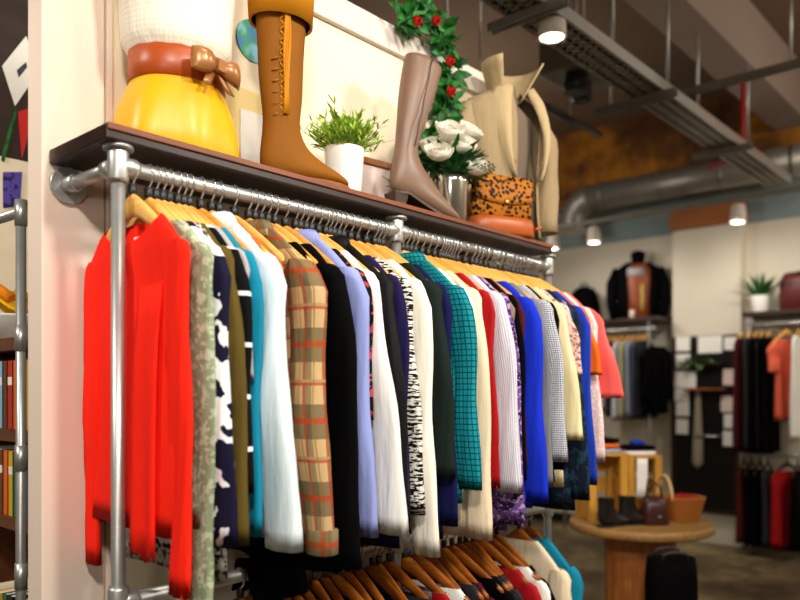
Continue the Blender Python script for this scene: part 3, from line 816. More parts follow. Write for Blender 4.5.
# grassy plant in a white pot
def pot_plant(name, label, loc, pot, pr, ph, fol_mat, nblade, R, H, seed, parent=None):
    t = thing(name, label, 'potted plant', loc)
    MB().lathe([(pr * .82, 0), (pr * .84, .002), (pr, ph - .004), (pr, ph), (pr * .92, ph), (pr * .9, ph - .02)], n=28).build('pot', pot, t)
    MB().lathe([(pr * .9, ph - .025), (.001, ph - .02)], n=20, cap=False).build('soil', M['oak'], t)
    r = random.Random(seed); b = MB()
    for i in range(nblade):
        a = r.uniform(0, 2 * PI); el = r.uniform(.15, 1.0); d0 = Vector((math.cos(a) * math.sin(el * 1.1), math.sin(a) * math.sin(el * 1.1), math.cos(el * 1.1)))
        p = Vector((r.uniform(-.6, .6) * pr, r.uniform(-.6, .6) * pr, ph - .015)); L = H * r.uniform(.55, 1.05)
        pts = [p + d0 * (L * q) + Vector((0, 0, -.25 * L * q * q * math.sin(el))) for q in (0, .35, .7, 1)]
        b.tube(pts, [.0016, .0014, .0012, .0004], 3, False)
        for k in range(5):
            q = r.uniform(.3, 1.0); pp = p + d0 * (L * q) + Vector((0, 0, -.25 * L * q * q * math.sin(el)))
            b.leaf(pp, d0 + Vector((r.uniform(-1, 1), r.uniform(-1, 1), r.uniform(-.2, .8))), Vector((r.uniform(-1, 1), r.uniform(-1, 1), 1)), R * r.uniform(.18, .34), R * .06)
    b.build('foliage', fol_mat, t, normals=False)
    return t
def leafmat(name, c1, c2):
    t = NT(name); co = t.coord(); nz = t.noise(co, 40, 2)
    return t.set(t.ramp(nz, [(.35, srgb(c1)), (.65, srgb(c2))]), .5, 0, .3)
M['grass'] = leafmat('fresh_green_leaves', '#5f8c14', '#b4d048'); M['dleaf'] = leafmat('dark_green_leaves', '#0c3a12', '#2a7a2c'); M['fern'] = leafmat('fern_leaves', '#3d6a34', '#8fb478')
pot_plant('potted_plant', 'bushy grass-green plant in a white pot on the shelf', (1.52, 1.575, SZ), M['white_ceramic'], .058, .145, M['grass'], 210, .105, .135, 3)

# pictures
t = thing('picture_frame', 'small brown wooden photo frame standing behind the taupe boot', 'picture frame', (1.80, 1.70, SZ), math.radians(-6))
b = MB()
for c, s in (((0, 0, .01), (.2, .02, .02)), ((0, 0, .19), (.2, .02, .02)), ((-.09, 0, .1), (.02, .02, .16)), ((.09, 0, .1), (.02, .02, .16))): b.box(c, s)
b.build('frame', M['oak'], t, bevel=.002); MB().box((0, .003, .1), (.16, .006, .16)).build('picture', M['paperpink'], t)
yx = plain('yellow_card', '#e8cf8a', .7)
t = thing('framed_print', 'pale yellow print with white card on the wall behind the suede boot', 'picture', (1.34, WY + .003, 2.13))
MB().box((0, 0, .11), (.30, .012, .22)).build('board', yx, t); MB().box((.0, -.008, .085), (.12, .004, .15)).build('card', M['paper'], t)
t = thing('postcard', 'blue and green picture card on the wall left of the suede boot', 'picture', (1.335, WY + .009, 2.40))
def bg():
    q = NT('blue_green_print'); co = q.coord(); n_ = q.noise(co, 14, 2)
    return q.set(q.ramp(n_, [(.4, srgb('#2a7fc0')), (.5, srgb('#2f9a4a')), (.62, srgb('#7cc4e8'))]), .5)
MB().lathe([(.06, 0), (.06, .004)], n=28).build('print', bg(), t).rotation_euler = (PI / 2, 0, 0)
t.location.z = 2.5

# garland draped over the wall end
gp = [(398, 24), (412, 16), (426, 14), (438, 26), (444, 48), (450, 72), (446, 98), (440, 122), (432, 148), (426, 176)]
pts = [Vector((on_y(px, 1.70), 1.70, zat(on_y(px, 1.70), 1.70, py))) for px, py in gp]
base = Vector((pts[-1].x, pts[-1].y, pts[-1].z))
t = thing('leaf_garland', 'dark green leaf garland with red flowers hanging down the wall', 'garland', tuple(base))
MB().tube([p - base for p in pts], .006, 6).build('stem', M['dleaf'], t)
r = random.Random(5); b = MB(); fl = []
for i in range(len(pts) - 1):
    for k in range(26):
        q = r.random(); p = pts[i].lerp(pts[i + 1], q) - base
        d = Vector((r.uniform(-1, 1), r.uniform(-1, .35), r.uniform(-1, .8)))
        b.leaf(p + d * .01, d, Vector((r.uniform(-1, 1), -1, r.uniform(-1, 1))), r.uniform(.05, .085), r.uniform(.022, .036), .3)
b.build('leaves', M['dleaf'], t, normals=False)
redm = plain('red_petals', '#c8201c', .6)
for (px, py) in ((413, 22), (432, 22), (446, 62), (447, 92)):
    X_ = on_y(px, 1.655); c = Vector((X_, 1.655, zat(X_, 1.655, py))) - base; b = MB()
    for k in range(11):
        a = k * 2.4; el = .25 + .07 * k
        d = Vector((math.cos(a) * math.sin(el), -math.cos(el), math.sin(a) * math.sin(el))); b.leaf(c, d, Vector((-math.cos(a), -.3, -math.sin(a))), .034, .026, -.25)
    b.build('red_flower', redm, t, normals=False)

# white flowers in a silver pot and a grey pot behind
fx, fy = 2.0, 1.56
t = thing('flower_pot', 'bunch of white flowers with green leaves in a shiny silver pot', 'flower pot', (fx, fy, SZ))
MB().lathe([(.046, 0), (.05, .004), (.058, .14), (.061, .158), (.057, .16), (.052, .14)], n=32).build('pot', M['silver'], t)
b = MB(); r = random.Random(11)
heads = [(-.055, -.04, .29), (-.1, -.03, .215), (-.02, -.06, .25), (.045, -.05, .315), (.07, -.05, .215), (.01, .02, .33), (-.06, .02, .25), (.03, -.07, .19)]
for h in heads: b.tube([(h[0] * .2, h[1] * .2, .12), (h[0] * .7, h[1] * .7, .2 * .5 + h[2] * .45), h], .003, 5)
for i in range(75):
    a = r.uniform(0, 2 * PI); p = Vector((.03 * math.cos(a), .03 * math.sin(a), r.uniform(.15, .21)))
    b.leaf(p, Vector((math.cos(a), math.sin(a), r.uniform(-.1, 1.4))), Vector((0, 0, 1)), r.uniform(.07, .12), r.uniform(.022, .034), .3)
b.build('leaves', M['dleaf'], t, normals=False)
b = MB()
for i in range(9):
    a = math.radians(-80 + i * 14); p = Vector((.04 * math.cos(a), .04 * math.sin(a), .165)); d = Vector((math.cos(a), math.sin(a), .25))
    for k in range(9):
        pp = p + d * (.012 * k); 
        for sg in (-1, 1): b.leaf(pp, d + Vector((-math.sin(a), math.cos(a), 0)) * sg * 1.4, Vector((0, 0, 1)), .026, .009)
b.build('fern_fronds', M['fern'], t, normals=False)
wp = plain('white_petals', '#f3efe2', .7, 0, .2)
for hi_, h in enumerate(heads):
    b = MB(); r = random.Random(40 + hi_); c = Vector(h); RF = r.uniform(.034, .042)
    ax = Vector((h[0] * 4 - .25, h[1] * 4 - .5, .8)).normalized(); e1 = ax.cross(Vector((0, 1, .2))).normalized(); e2 = ax.cross(e1)
    for ring, (np_, sc_, op) in enumerate(((3, .42, 2.3), (4, .62, 2.1), (5, .8, 1.9), (6, 1.0, 1.6))):
        for k in range(np_):
            a0 = 2 * PI * k / np_ + ring * .7 + r.uniform(-.15, .15); hw = PI / np_ * 1.3; Lr = RF * sc_ * r.uniform(.92, 1.08)
            rows_ = []
            for i in range(7):
                q = i / 6; row = []
                for j in range(5):
                    w = (j - 2) / 2; th = op * q * (1 - .12 * w * w * q); aa = a0 + hw * w
                    rad = Lr * math.sin(th) + .004 * q * (ring > 1) + .002 * ring; hgt = Lr * (1 - math.cos(th)) * (1.0 + .25 * (3 - ring) / 3)
                    row.append(c + (e1 * math.cos(aa) + e2 * math.sin(aa)) * rad + ax * (hgt - .02))
                rows_.append(row)
            b.loft(rows_, False)
    b.build('white_flower', wp, t, normals=False)
t = thing('planter', 'small grey pot of fern tucked behind the silver flower pot', 'planter', (1.915, 1.665, SZ))
MB().lathe([(.04, 0), (.052, .1), (.054, .11), (.048, .11)], n=24).build('pot', plain('grey_glaze', '#8f8a80', .4), t)
b = MB(); r = random.Random(2)
for i in range(46):
    a = r.uniform(0, 2 * PI); b.leaf((.02 * math.cos(a), .02 * math.sin(a), .1), Vector((math.cos(a), math.sin(a), r.uniform(.2, 1.6))), (0, 0, 1), r.uniform(.06, .11), .016, .3)
b.build('fern_leaves', M['fern'], t, normals=False)

# leopard clutch leaning on an orange leather bag
leo = fb('leopard_print', '#140b06', 'leopard', '#a8661c', '#2a1408', rough=.6, k=.8)
orl = plain('orange_brown_leather', '#a8521c', .4, 0, .45, 8, .15)
t = thing('handbag', 'orange brown leather handbag lying under the leopard clutch', 'bag', (2.26, 1.535, SZ), math.radians(-24))
rr = [ell(0, 0, z, hx, hy, 28, .6) for z, hx, hy in ((0, .125, .05), (.006, .132, .056), (.045, .13, .055), (.062, .124, .05), (.064, .11, .04))]
MB().loft(rr, True, True, True).build('bag_body', orl, t)
b = MB(); b.tube([(.126, -.03, .03), (.15, -.03, .04), (.16, -.01, .042), (.15, .02, .04), (.126, .03, .03)], .006, 8); b.build('handle', orl, t)
t = thing('clutch_bag', 'leopard print clutch bag with gold clasp beside the white flowers', 'bag', (2.255, 1.53, SZ + .065), math.radians(-24))
rr = [ell(0, 0, z, hx, hy, 28, .5) for z, hx, hy in ((0, .118, .018), (.005, .124, .024), (.07, .126, .026), (.13, .12, .018), (.142, .116, .010))]
MB().loft(rr, True, True, True).build('clutch_body', leo, t)
rg = [[Vector((-.121 + .242 * k / 12, -.012 - .018 * math.sin(q * PI / 2) , .148 - .085 * q + (.0 if q < 1 else .0) - .02 * q * (1 - ((k - 6) / 6) ** 2))) for k in range(13)] for q in [i / 6 for i in range(7)]]
MB().loft(rg, False).build('flap', leo, t, solid=.004)
MB().lathe([(.007, 0), (.009, .003), (.005, .008)], n=12).build('clasp', plain('brass', '#d8b25a', .25, .9), t, (0, -.032, .052)).rotation_euler = (PI / 2, 0, 0)

# trench coat on a bust
coat = fb('trench_gabardine', '#9c8868', rough=.8); coatl = fb('trench_light', '#b8a27c', rough=.8); inner = fb('shaded_coat_tone', '#6e6052', rough=.8)  # inner: tone of the coat's front panel in shade, painted on the bust
t = thing('trench_coat_bust', 'beige trench coat with raised collar on a bust at the shelf end', 'coat', (2.41, 1.63, SZ - .0), math.radians(-20)); t.scale = (1, 1, .965)
# local frame: +x to the viewer's right along the shoulders, -y forward
MB().loft([ell(0, 0, z, hx, hy, 24, .9) for z, hx, hy in ((0.0, .09, .05), (.2, .1, .06), (.4, .12, .07), (.5, .12, .07), (.55, .06, .05), (.62, .045, .045))], True, True, True).build('bust_form', inner, t)
b = MB(); rings = []
prof = [(.03, .165, .1), (.12, .155, .098), (.24, .15, .098), (.36, .165, .102), (.46, .18, .1), (.52, .178, .09), (.555, .15, .078), (.58, .10, .066), (.60, .07, .06)]
for z, hx, hy in prof:
    r_ = []
    for i in range(41):
        op = .32 + .1 * (1 - z)
        a = -PI / 2 + .35 + op + (2 * PI - 2 * op) * i / 40
        w = 1 + .035 * math.sin(i * 1.15 + .6) * max(.15, 1 - z / .6)
        r_.append(Vector((hx * w * math.cos(a), hy * w * math.sin(a), z)))
    rings.append(r_)
b.loft(rings, False); b.build('coat_body', coat, t, solid=.004)
for sg in (-1, 1):
    rr = []
    for i in range(11):
        q = i / 10; z = .535 - .47 * q; cx = sg * (.165 + .035 * math.sin(min(1, q * 2.5) * PI / 2) + .0 * q); h = (.03 + .03 * min(1, q * 5)) * (1 - .15 * q)
        rr.append([Vector((cx + h * .85 * math.cos(a) + .004 * math.sin(q * 14 + a * 2), h * 1.05 * math.sin(a) - .012 * q, z + .03 * (1 - sg * math.cos(a)) * 0)) for a in [2 * PI * k / 20 for k in range(20)]])
    MB().loft(rr, True, True, True).build('sleeve', coat, t)
# lapels: turned-back sheets with a pointed end
def sheet(f, nu, nv, mat, name, th=.005):
    b = MB(); b.loft([[Vector(f(i / (nu - 1), j / (nv - 1))) for j in range(nv)] for i in range(nu)], False)
    return b.build(name, mat, t, solid=th)
def lap(sg):
    def f(u, v):   # u down from the neck, v outward
        z = .60 - .36 * u; x0 = .03 + .045 * math.sin(u * PI * .8)
        w = .085 * (1 - u) ** .7 * (1 if u > .15 else .6 + 2.6 * u)
        xx = x0 + w * v
        return (.035 + sg * xx, -.062 - .05 * math.sin(min(1, u * 1.6) * PI / 2) - .016 * math.sin(v * PI) + .035 * v * v, z + .03 * v * (1 - u))
    return f
sheet(lap(1), 14, 7, coatl, 'lapel'); sheet(lap(-1), 14, 7, coatl, 'lapel')
# stand-up collar: two wings from the nape to a pointed front end
def wing(sg):
    def f(u, v):
        a = PI / 2 - sg * u * 2.45
        R_ = .06 + v * (.012 + .075 * u ** 1.6); hgt = (.13 - .015 * u) * v
        return (R_ * math.cos(a) + .012, R_ * .95 * math.sin(a) - .006, .575 + hgt - .01 * u + .02 * v * u)
    return f
sheet(wing(-1), 14, 6, coatl, 'collar', .006); sheet(wing(1), 14, 6, coatl, 'collar', .006)
b = MB(); b.box((0.10, -.105, .2), (.03, .004, .3)); 
MB().lathe([(.009, 0), (.01, .003), (.006, .005)], n=12).build('button', M['oak'], t, (-.03, -.112, .3)).rotation_euler = (PI / 2, 0, 0)
MB().lathe([(.009, 0), (.01, .003), (.006, .005)], n=12).build('button', M['oak'], t, (-.03, -.108, .18)).rotation_euler = (PI / 2, 0, 0)

# ------------------------------------------------------------------ bay to the left of the pillar: bookcase, post, papers
bx, by0, by1 = .86, 2.04, 2.62
t = thing('bookcase', 'brown bookcase of book rows beyond the pillar', 'bookcase', (bx + .15, (by0 + by1) / 2, 0))
hh = (by1 - by0) / 2
levels = [.14, .56, .93, 1.335, 1.66]
lv_z = []
for py in (548, 437, 343, 322):
    pass
def zpx(py, y=2.08): return zat(bx, y, py)
tops = [zpx(590) - .32, zpx(526), zpx(432), zpx(334)]
for z in tops: MB().box((0, 0, z - .0175), (.28, by1 - by0 - .05, .035)).build('shelf_board', M['bookcase'], t)
for sg in (-1, 1): MB().box((0, sg * (hh - .0125), (tops[-1]) / 2), (.3, .025, tops[-1])).build('side_panel', M['bookcase'], t)
MB().box((.144, 0, tops[-1] / 2), (.012, by1 - by0, tops[-1])).build('back_panel', M['bookcase'], t)
# the near side stands open to the aisle: books
bc = [('orange', '#e0661c'), ('tan', '#c8a878'), ('cream', '#e8dcc0'), ('grey', '#9a9690'), ('yellow', '#d8a824'), ('red', '#b02a20'), ('black', '#1a1a1c'), ('green', '#2a6a48'), ('blue', '#2c6aa0'), ('light blue', '#8ab8d8'), ('brown', '#6a3c20'), ('white', '#eceae4')]
bmat = {n_: plain(n_.replace(' ', '_') + '_book_cover', c, .5) for n_, c in bc}
rows = [(tops[0], ['light blue', 'blue', 'white', 'red', 'brown', 'tan', 'black', 'green', 'orange', 'yellow', 'cream', 'grey'], 'lowest visible row'), (tops[1], ['tan', 'black', 'green', 'blue', 'red', 'green', 'yellow', 'orange', 'brown', 'white', 'light blue', 'cream', 'grey'], 'middle row'), (tops[2], ['cream', 'grey', 'tan', 'yellow', 'white', 'orange', 'red', 'brown', 'light blue', 'black', 'green', 'blue'], 'upper row')]
for ri, (z, cols, rn) in enumerate(rows):
    y = by0 + .03; hmax = (tops[ri + 1] - .035 - z) - .03
    ordn = {}
    for i, cn in enumerate(cols):
        w = rnd.uniform(.026, .046); h = min(hmax, rnd.uniform(.20, .26)); d = rnd.uniform(.15, .19)
        ordn[cn] = ordn.get(cn, 0) + 1
        nb = cols[i - 1] if i else None
        b = thing('book', '%s book in the %s of the bookcase, %s' % (cn, rn, ('next to the pillar' if i == 0 else 'left of the %s one' % nb)), 'book', (bx + .02 + d / 2, y + w / 2, z), 0, 'books in the ' + rn)
        c = MB(); c.box((0, -w / 2 + .0015, h / 2), (d, .003, h)); c.box((0, w / 2 - .0015, h / 2), (d, .003, h)); c.box((-d / 2 + .0015, 0, h / 2), (.003, w, h)); c.build('cover', bmat[cn], b)
        MB().box((.003, 0, h / 2), (d - .008, w - .006, h - .008)).build('pages', M['paper'], b)
        if i % 2 == 0: MB().box((-d / 2 - .0005, 0, h * .7), (.001, w * .7, h * .12)).build('spine_label', M['paper'], b)
        y += w + .002
# things on top of the bookcase
tz0 = tops[-1]
t = thing('basket', 'yellow scarf-filled white tray on the bookcase top', 'tray', (.955, 2.44, tz0))
MB().lathe([(.09, 0), (.12, .07), (.125, .075), (.115, .07), (.085, .006)], n=24).build('tray', M['paper'], t)
b = MB(); b.loft([[Vector((.1 * math.cos(a) * q, .1 * math.sin(a) * q, .1 + .05 * (1 - q) + .02 * math.sin(a * 4 + q * 6))) for a in [2 * PI * k / 20 for k in range(20)]] for q in (1, .8, .55, .3, .05)], True); b.build('scarf', fb('yellow_scarf', '#e8b41c'), t)
b = MB(); b.tube([(-.05, -.08, .12), (-.09, -.02, .17), (-.07, .06, .13)], .018, 8); b.build('orange_scarf', fb('orange_scarf', '#ee8a1c'), t)
sp_y = 1.985; sp_x = on_y(21, sp_y)
t = thing('pipe_stand', 'galvanised pipe upright with couplings beside the bookcase', 'pipe upright', (sp_x, sp_y, 0))
zt = zat(sp_x, sp_y, 212)
MB().tube([(0, 0, 0), (0, 0, zt + .02)], .0125, 14).build('post', M['galv'], t)
MB().tube([(0, 0, zt), (-.03, .6, zt)], .0125, 12).build('arm', M['galv'], t)
for z in (zt, zat(sp_x, sp_y, 337), zat(sp_x, sp_y, 457), zat(sp_x, sp_y, 575)):
    MB().tube([(0, 0, z - .035), (0, 0, z + .03)], .0152, 14).build('coupling', M['galv'], t)
MB().tube([(0, 0, 0), (0, 0, .008), (0, 0, .03)], [.045, .045, .02], 14).build('foot', M['galv'], t)
# hanging papers and bunting beyond the pillar, standing screen wall behind
struct('wall_bay', MB().box((1.9, 2.78, 1.15), (2.4, .08, 2.3)), M['wall'])
struct('wall_bay_upper', MB().box((1.9, 2.78, 2.85), (2.4, .078, 1.1)), wood('dark_upper_panel', '#241712', '#3a2820', .7, 'X', 2))
def card(name, label, cat, pxy, Y, mat, th=.003, extra=None):
    P_ = [Vector((on_y(px, Y), Y, zat(on_y(px, Y), Y, py))) for px, py in pxy]
    c = Vector((sum(p.x for p in P_) / len(P_), Y, min(p.z for p in P_)))
    b = MB(); b.quad([p - c for p in P_], [(p.x, p.z) for p in P_])
    o = b.build(name, mat, None, tuple(c), solid=th); tag(o, label, cat); return o
card('paper_sign', 'white paper sign hanging tilted left of the pillar', 'sign', [(2, 66), (26, 36), (40, 70), (15, 106)], 2.737, M['paper'])
o = card('brush_mark_card', 'dark brush mark card pinned over the white paper sign', 'card', [(17, 70), (26, 62), (27, 67), (19, 77)], 2.733, M['cone_black'])
card('pennant', 'small red pennant below the tilted white sign', 'pennant', [(18, 112), (29, 108), (28, 136), (22, 158)], 2.737, redm)
card('ribbon', 'narrow green ribbon hanging left of the red pennant', 'ribbon', [(14, 108), (17, 110), (4, 162), (1, 160)], 2.737, M['dleaf'])
purple = fb('purple_print_card', '#5a4aa0', 'floral', '#2e2a5a', k=.4)
card('poster', 'purple patterned poster above the pipe arm', 'poster', [(3, 172), (22, 172), (20, 206), (3, 208)], 2.737, purple)
# ------------------------------------------------------------------ background racks
LB = .92
def bg_rack(label, label_s, px0, px1, X, zr, zs, posts):
    y0, y1 = on_x(px0, X), on_x(px1, X)
    ya, yb = min(y0, y1), max(y0, y1)
    t = thing('pipe_rack', label, 'clothes rack', (X, ya, 0))
    MB().tube([(0, 0, zr), (0, yb - ya, zr)], .016, 10).build('rail', M['galv'], t)
    MB().tube([(0, 0, LB), (0, yb - ya, LB)], .016, 10).build('lower_rail', M['galv'], t)
    for p in posts:
        y = on_x(p, X) - ya
        MB().tube([(0, y, 0), (0, y, zs - .03)], .016, 10).build('post', M['galv'], t)
        MB().tube([(0, y, zr), (7.645 - X if p < 672 or p > 745 else .2, y, zr)], .015, 8).build('wall_arm', M['galv'], t)
    s = MB().box((0, 0, 0), (.38, yb - ya + .1, .04)).build('wall_shelf', M['shelf_bg'], None, (7.45, (ya + yb) / 2, zs), bevel=.004)
    tag(s, label_s, 'shelf')
    return t
BX = 7.28
zr = zat(BX, on_x(770, BX), 324); zs = zat(BX, on_x(770, BX), 313)
bg_rack('galvanised clothes rack on the back wall, right of the column', 'dark wall shelf holding the potted plant and red box', 748, 850, BX, zr, zs, (750, 845))
bg_rack('galvanised clothes rack on the back wall, left of the column', 'dark wall shelf below the black jackets', 560, 655, BX, zr + .02, zs + .02, (565, 649))
GR, GHR = 'clothes on the rack right of the column', 'hangers on the rack right of the column'
def bgg(name, px, mat, sd, cat, hy, kw, grp, gh, rot=PI / 2, z=None, hang=True):
    y = on_x(px, BX); zz = (z or zr)
    L = zz - zat(BX, y, hy)
    if hang is True and z is None: L = min(L, zz - LB - .02)
    garment(name, sd, cat, grp, BX, y, zz, mat, L, kw.pop('slen', min(.55, L * .8)), rz=rot, seed=int(px * 7), **kw)
    put_hanger(0, BX, y, zz, rot, 'wooden hanger holding the ' + sd.replace(',', ''), gh)
dk = dict(ht=.03, flare=.03, far=False)
bgg('dress', 742, fb('maroon_cloth', '#4a1512'), 'dark maroon dress, first beside the column', 'dress', 452, dict(dk), GR, GHR)
bgg('coat', 751, charc, 'charcoal coat, second from the column', 'coat', 455, dict(dk), GR, GHR)
bgg('dress', 757, blk, 'black dress, right of the charcoal coat', 'dress', 452, dict(dk), GR, GHR)
bgg('jacket', 763, velvet, 'black jacket, right of the black dress', 'jacket', 452, dict(dk), GR, GHR)
bgg('blouse', 770, blk, 'black blouse, touching the salmon top', 'blouse', 452, dict(dk), GR, GHR)
salm = fb('salmon_cloth', '#e2674c')
bgg('blouse', 787, salm, 'salmon top, turned to face the room', 'blouse', 420, dict(ht=.035, flare=.02, sleeve='short', slen=.26, shd=.06, cuffw=.065, wid=.16), GR, GHR, math.radians(66))
bgg('shirt', 799, white, 'white shirt, at the right picture edge', 'shirt', 440, dict(dk), GR, GHR)
for px, mt, sd, cat, hy in ((744, fb('maroon_cloth'), 'maroon skirt, hung low beside the column', 'skirt', 545), (752, blk, 'black trousers, hung low under the charcoal coat', 'trousers', 560), (760, blk, 'black skirt, hung low under the black jacket', 'skirt', 562),
                            (768, charc, 'charcoal skirt, hung low left of the red trousers', 'skirt', 560), (787, dred, 'vivid red trousers, hung low under the salmon top', 'trousers', 556), (798, blk, 'black trousers, hung low at the right picture edge', 'trousers', 562)):
    y = on_x(px, BX); zl = LB
    garment(cat, sd, cat, GR, BX, y, zl, mt, zl - max(.12, zat(BX, y, hy)), 0, sleeve=None, ht=.035, wid=.17, rz=PI / 2 if px != 787 else math.radians(60), seed=px)
    put_hanger(3, BX, y, zl, PI / 2 if px != 787 else math.radians(60), 'wooden hanger of the ' + sd.split(',')[0] + ', on the low rail', GHR)
GB, GHB = 'clothes on the rack left of the column', 'hangers on the rack left of the column'
zr2 = zr + .02
for px, mt, sd, cat, hy in ((604, blk, 'black top, leftmost by the coral sleeve', 'top', 412), (610, white, 'white shirt, beside the coral sleeve', 'shirt', 410), (616, charc, 'dark grey blazer, right of the white shirt', 'jacket', 416), (622, lil, 'lilac striped shirt, on the far rack', 'shirt', 420),
                            (629, fb('sand_cloth', '#b8b48a'), 'sand coloured shirt, on the far rack', 'shirt', 418), (635, fb('sky_grey_cloth', '#9aa3bd'), 'blue grey shirt, right of the sand one', 'shirt', 416), (641, fb('slate_cloth', '#4a4f5a'), 'slate jacket, left of the far post', 'jacket', 418), (646, charc, 'charcoal jacket, touching the far post', 'jacket', 418)):
    bgg(cat, px, mt, sd, cat, hy, dict(dk), GB, GHB, z=zr2)
o = garment('jacket', 'black jacket hanging from the end of the left rack by the wall corner', 'jacket', None, BX - .06, on_x(660, BX), zr - .02, blk, .8, .5, ht=.05, flare=.03, rz=math.radians(80), seed=4, wid=.16)
o['label'] = 'black jacket hanging on the wall hook right of the left rack post'
tag(MB().tube([(0, 0, 0), (.0, 0, .02), (.4, 0, .02)], .008, 8).build('wall_hook', M['galv'], None, (BX - .04, on_x(660, BX), zr - .08)), 'steel wall hook carrying a black jacket', 'hook')

# jackets and hat form on the left shelf
zs2 = zs + .04
y = on_x(638, 7.42)
brn = plain('brown_leather_jacket', '#8a4218', .45, 0, .4, 5, .25); 
t = thing('dress_form', 'bust wearing a black jacket over brown leather on the far shelf', 'dress form', (7.42, y, zs2 - .02), math.radians(-62))
def loc_el(z, hx, hy, n=28): return ell(0, 0, z, hx, hy, n, .9)
rr = []
for z, hx, hy in ((0, .16, .1), (.2, .15, .1), (.4, .18, .11), (.52, .18, .1), (.58, .1, .08)):
    rr.append([Vector((hx * math.cos(a), hy * math.sin(a), z)) for a in [2 * PI * k / 28 for k in range(28)]])
MB().loft(rr, True, True, True).build('leather_jacket', brn, t)
MB().lathe([(.055, .56), (.06, .6), (.075, .66), (.07, .7), (.03, .72)], n=20).build('neck_cap', blk, t)
rr = []
for z, hx, hy in ((-.0, .22, .13), (.2, .2, .125), (.4, .225, .135), (.52, .22, .125), (.59, .12, .095)):
    rr.append([Vector((hx * math.cos(a), hy * math.sin(a), z)) for a in [-PI / 2 + .55 + (2 * PI - 1.1) * k / 30 for k in range(31)]])
MB().loft(rr, False).build('black_jacket', blk, t, solid=.012)
for sg in (-1, 1):
    MB().tube([(sg * .2, 0, .53), (sg * .255, -.01, .38), (sg * .265, -.02, .2), (sg * .24, -.05, .03)], [.05, .062, .055, .045], 14).build('sleeve', blk, t)
MB().loft([[Vector((.02 + .03 * k, -.118 + .01 * abs(k - .5), z)) for k in (0, 1)] for z in (.1, .2, .3, .36)], False).build('scarf', fb('pale_green_scarf', '#b8ac62', 'floral', '#d88a2c', k=.3), t, solid=.01)
MB().loft([[Vector((-.09 + .05 * k, -.112, z)) for k in (0, 1)] for z in (.02, .06, .1)], False).build('pocket_patch', M['paperpink'], t, solid=.004)
MB().loft([[Vector((-.085 + .17 * k - .03, -.105 + .0 * k, z)) for k in (0, 1)] for z in (.45, .53)], False).build('shirt_front', grey, t, solid=.006)
y = on_x(584, 7.42)
t = thing('backpack', 'rounded black backpack on the far shelf left of the jacket bust', 'bag', (7.42, y, zs2 - .02))
rr = [[Vector((.14 * k_ * math.cos(a), .18 * k_ * math.sin(a), z)) for a in [2 * PI * k / 28 for k in range(28)]] for z, k_ in ((0, .9), (.03, 1), (.2, .98), (.32, .82), (.38, .55), (.405, .2))]
MB().loft(rr, True, True, True).build('bag_body', blk, t)
MB().tube([(0, -.04, .40), (0, -.03, .44), (0, .03, .44), (0, .04, .40)], .01, 8).build('handle', M['black_plastic'], t)

# plant and dark red box on the right shelf
t = pot_plant('potted_plant', 'dark spiky plant in a white pot on the far right shelf', (7.37, on_x(760, 7.37), zs + .02), M['white_ceramic'], .08, .15, M['dleaf'], 6, .1, .2, 8)
b = MB(); r = random.Random(3)
for i in range(46):
    a = r.uniform(0, 2 * PI); b.leaf((.03 * math.cos(a), .03 * math.sin(a), .13), Vector((math.cos(a), math.sin(a), r.uniform(.5, 2.6))), (0, 0, 1), r.uniform(.18, .29), .026, .25)
b.build('leaves', M['dleaf'], t, normals=False)
y = on_x(806, 7.42)
t = thing('hat_box', 'dark red rounded case on the far right shelf', 'case', (7.42, y, zs + .02))
mr = plain('dark_red_case', '#5a1c1a', .5)
rr = [ell(0, 0, z, hx, hy, 30, .6) for z, hx, hy in ((0, .11, .2), (.01, .12, .21), (.26, .12, .21), (.33, .1, .18), (.34, .07, .15))]
MB().loft(rr, True, True, True).build('case_body', mr, t)
MB().loft([ell(0, 0, z, .123, .213, 30, .6) for z in (.225, .235)], True).build('lid_seam', M['black_plastic'], t)
MB().tube([(-.1, -.05, .3), (-.12, -.03, .33), (-.12, .03, .33), (-.1, .05, .3)], .008, 6).build('handle', M['black_plastic'], t)

# dark display board with pinned papers on the column
CX = 7.495
def rect(px0, px1, py0, py1, X):
    ya, yb = on_x(px1, X), on_x(px0, X); pm = (px0 + px1) / 2
    ym = (ya + yb) / 2
    return ya, yb, zat(X, ym, py1), zat(X, ym, py0)
ya, yb, z0, z1 = rect(673, 739, 336, 512, CX)
t = thing('display_board', 'tall black display board on the column, under the white panel', 'display board', (CX - .02, (ya + yb) / 2, z0))
W, H = yb - ya, z1 - z0
MB().box((0, 0, H / 2), (.03, W, H)).build('panel', M['cone_black'], t)
b = MB()
for c, s in (((-.02, -W / 2 + .015, H / 2), (.03, .03, H)), ((-.02, W / 2 - .015, H / 2), (.03, .03, H)), ((-.02, 0, .015), (.03, W - .06, .03)), ((-.02, 0, H - .015), (.03, W - .06, .03))): b.box(c, s)
b.build('frame', M['shelf_bg'], t, bevel=.003)
def lz(py): return zat(CX, (ya + yb) / 2, py) - z0
MB().box((-.06, -.03, lz(389)), (.09, W * .62, .02)).build('ledge', M['oak'], t)
MB().box((-.06, 0, lz(364)), (.09, W * .62, .02)).build('ledge', M['shelf_bg'], t)
MB().tube([(-.05, on_x(698, CX) - (ya + yb) / 2, lz(436)), (-.05, on_x(724, CX) - (ya + yb) / 2, lz(435))], .012, 8).build('chrome_bar', M['chrome'], t)
ttl = [(676, 690, 337, 351), (676, 690, 354, 368), (675, 696, 371, 388), (675, 689, 389, 401), (676, 689, 402, 416), (676, 688, 419, 434), (698, 722, 336, 353), (724, 737, 337, 350), (723, 738, 369, 385), (721, 733, 396, 412), (724, 736, 414, 428), (723, 735, 431, 446)]
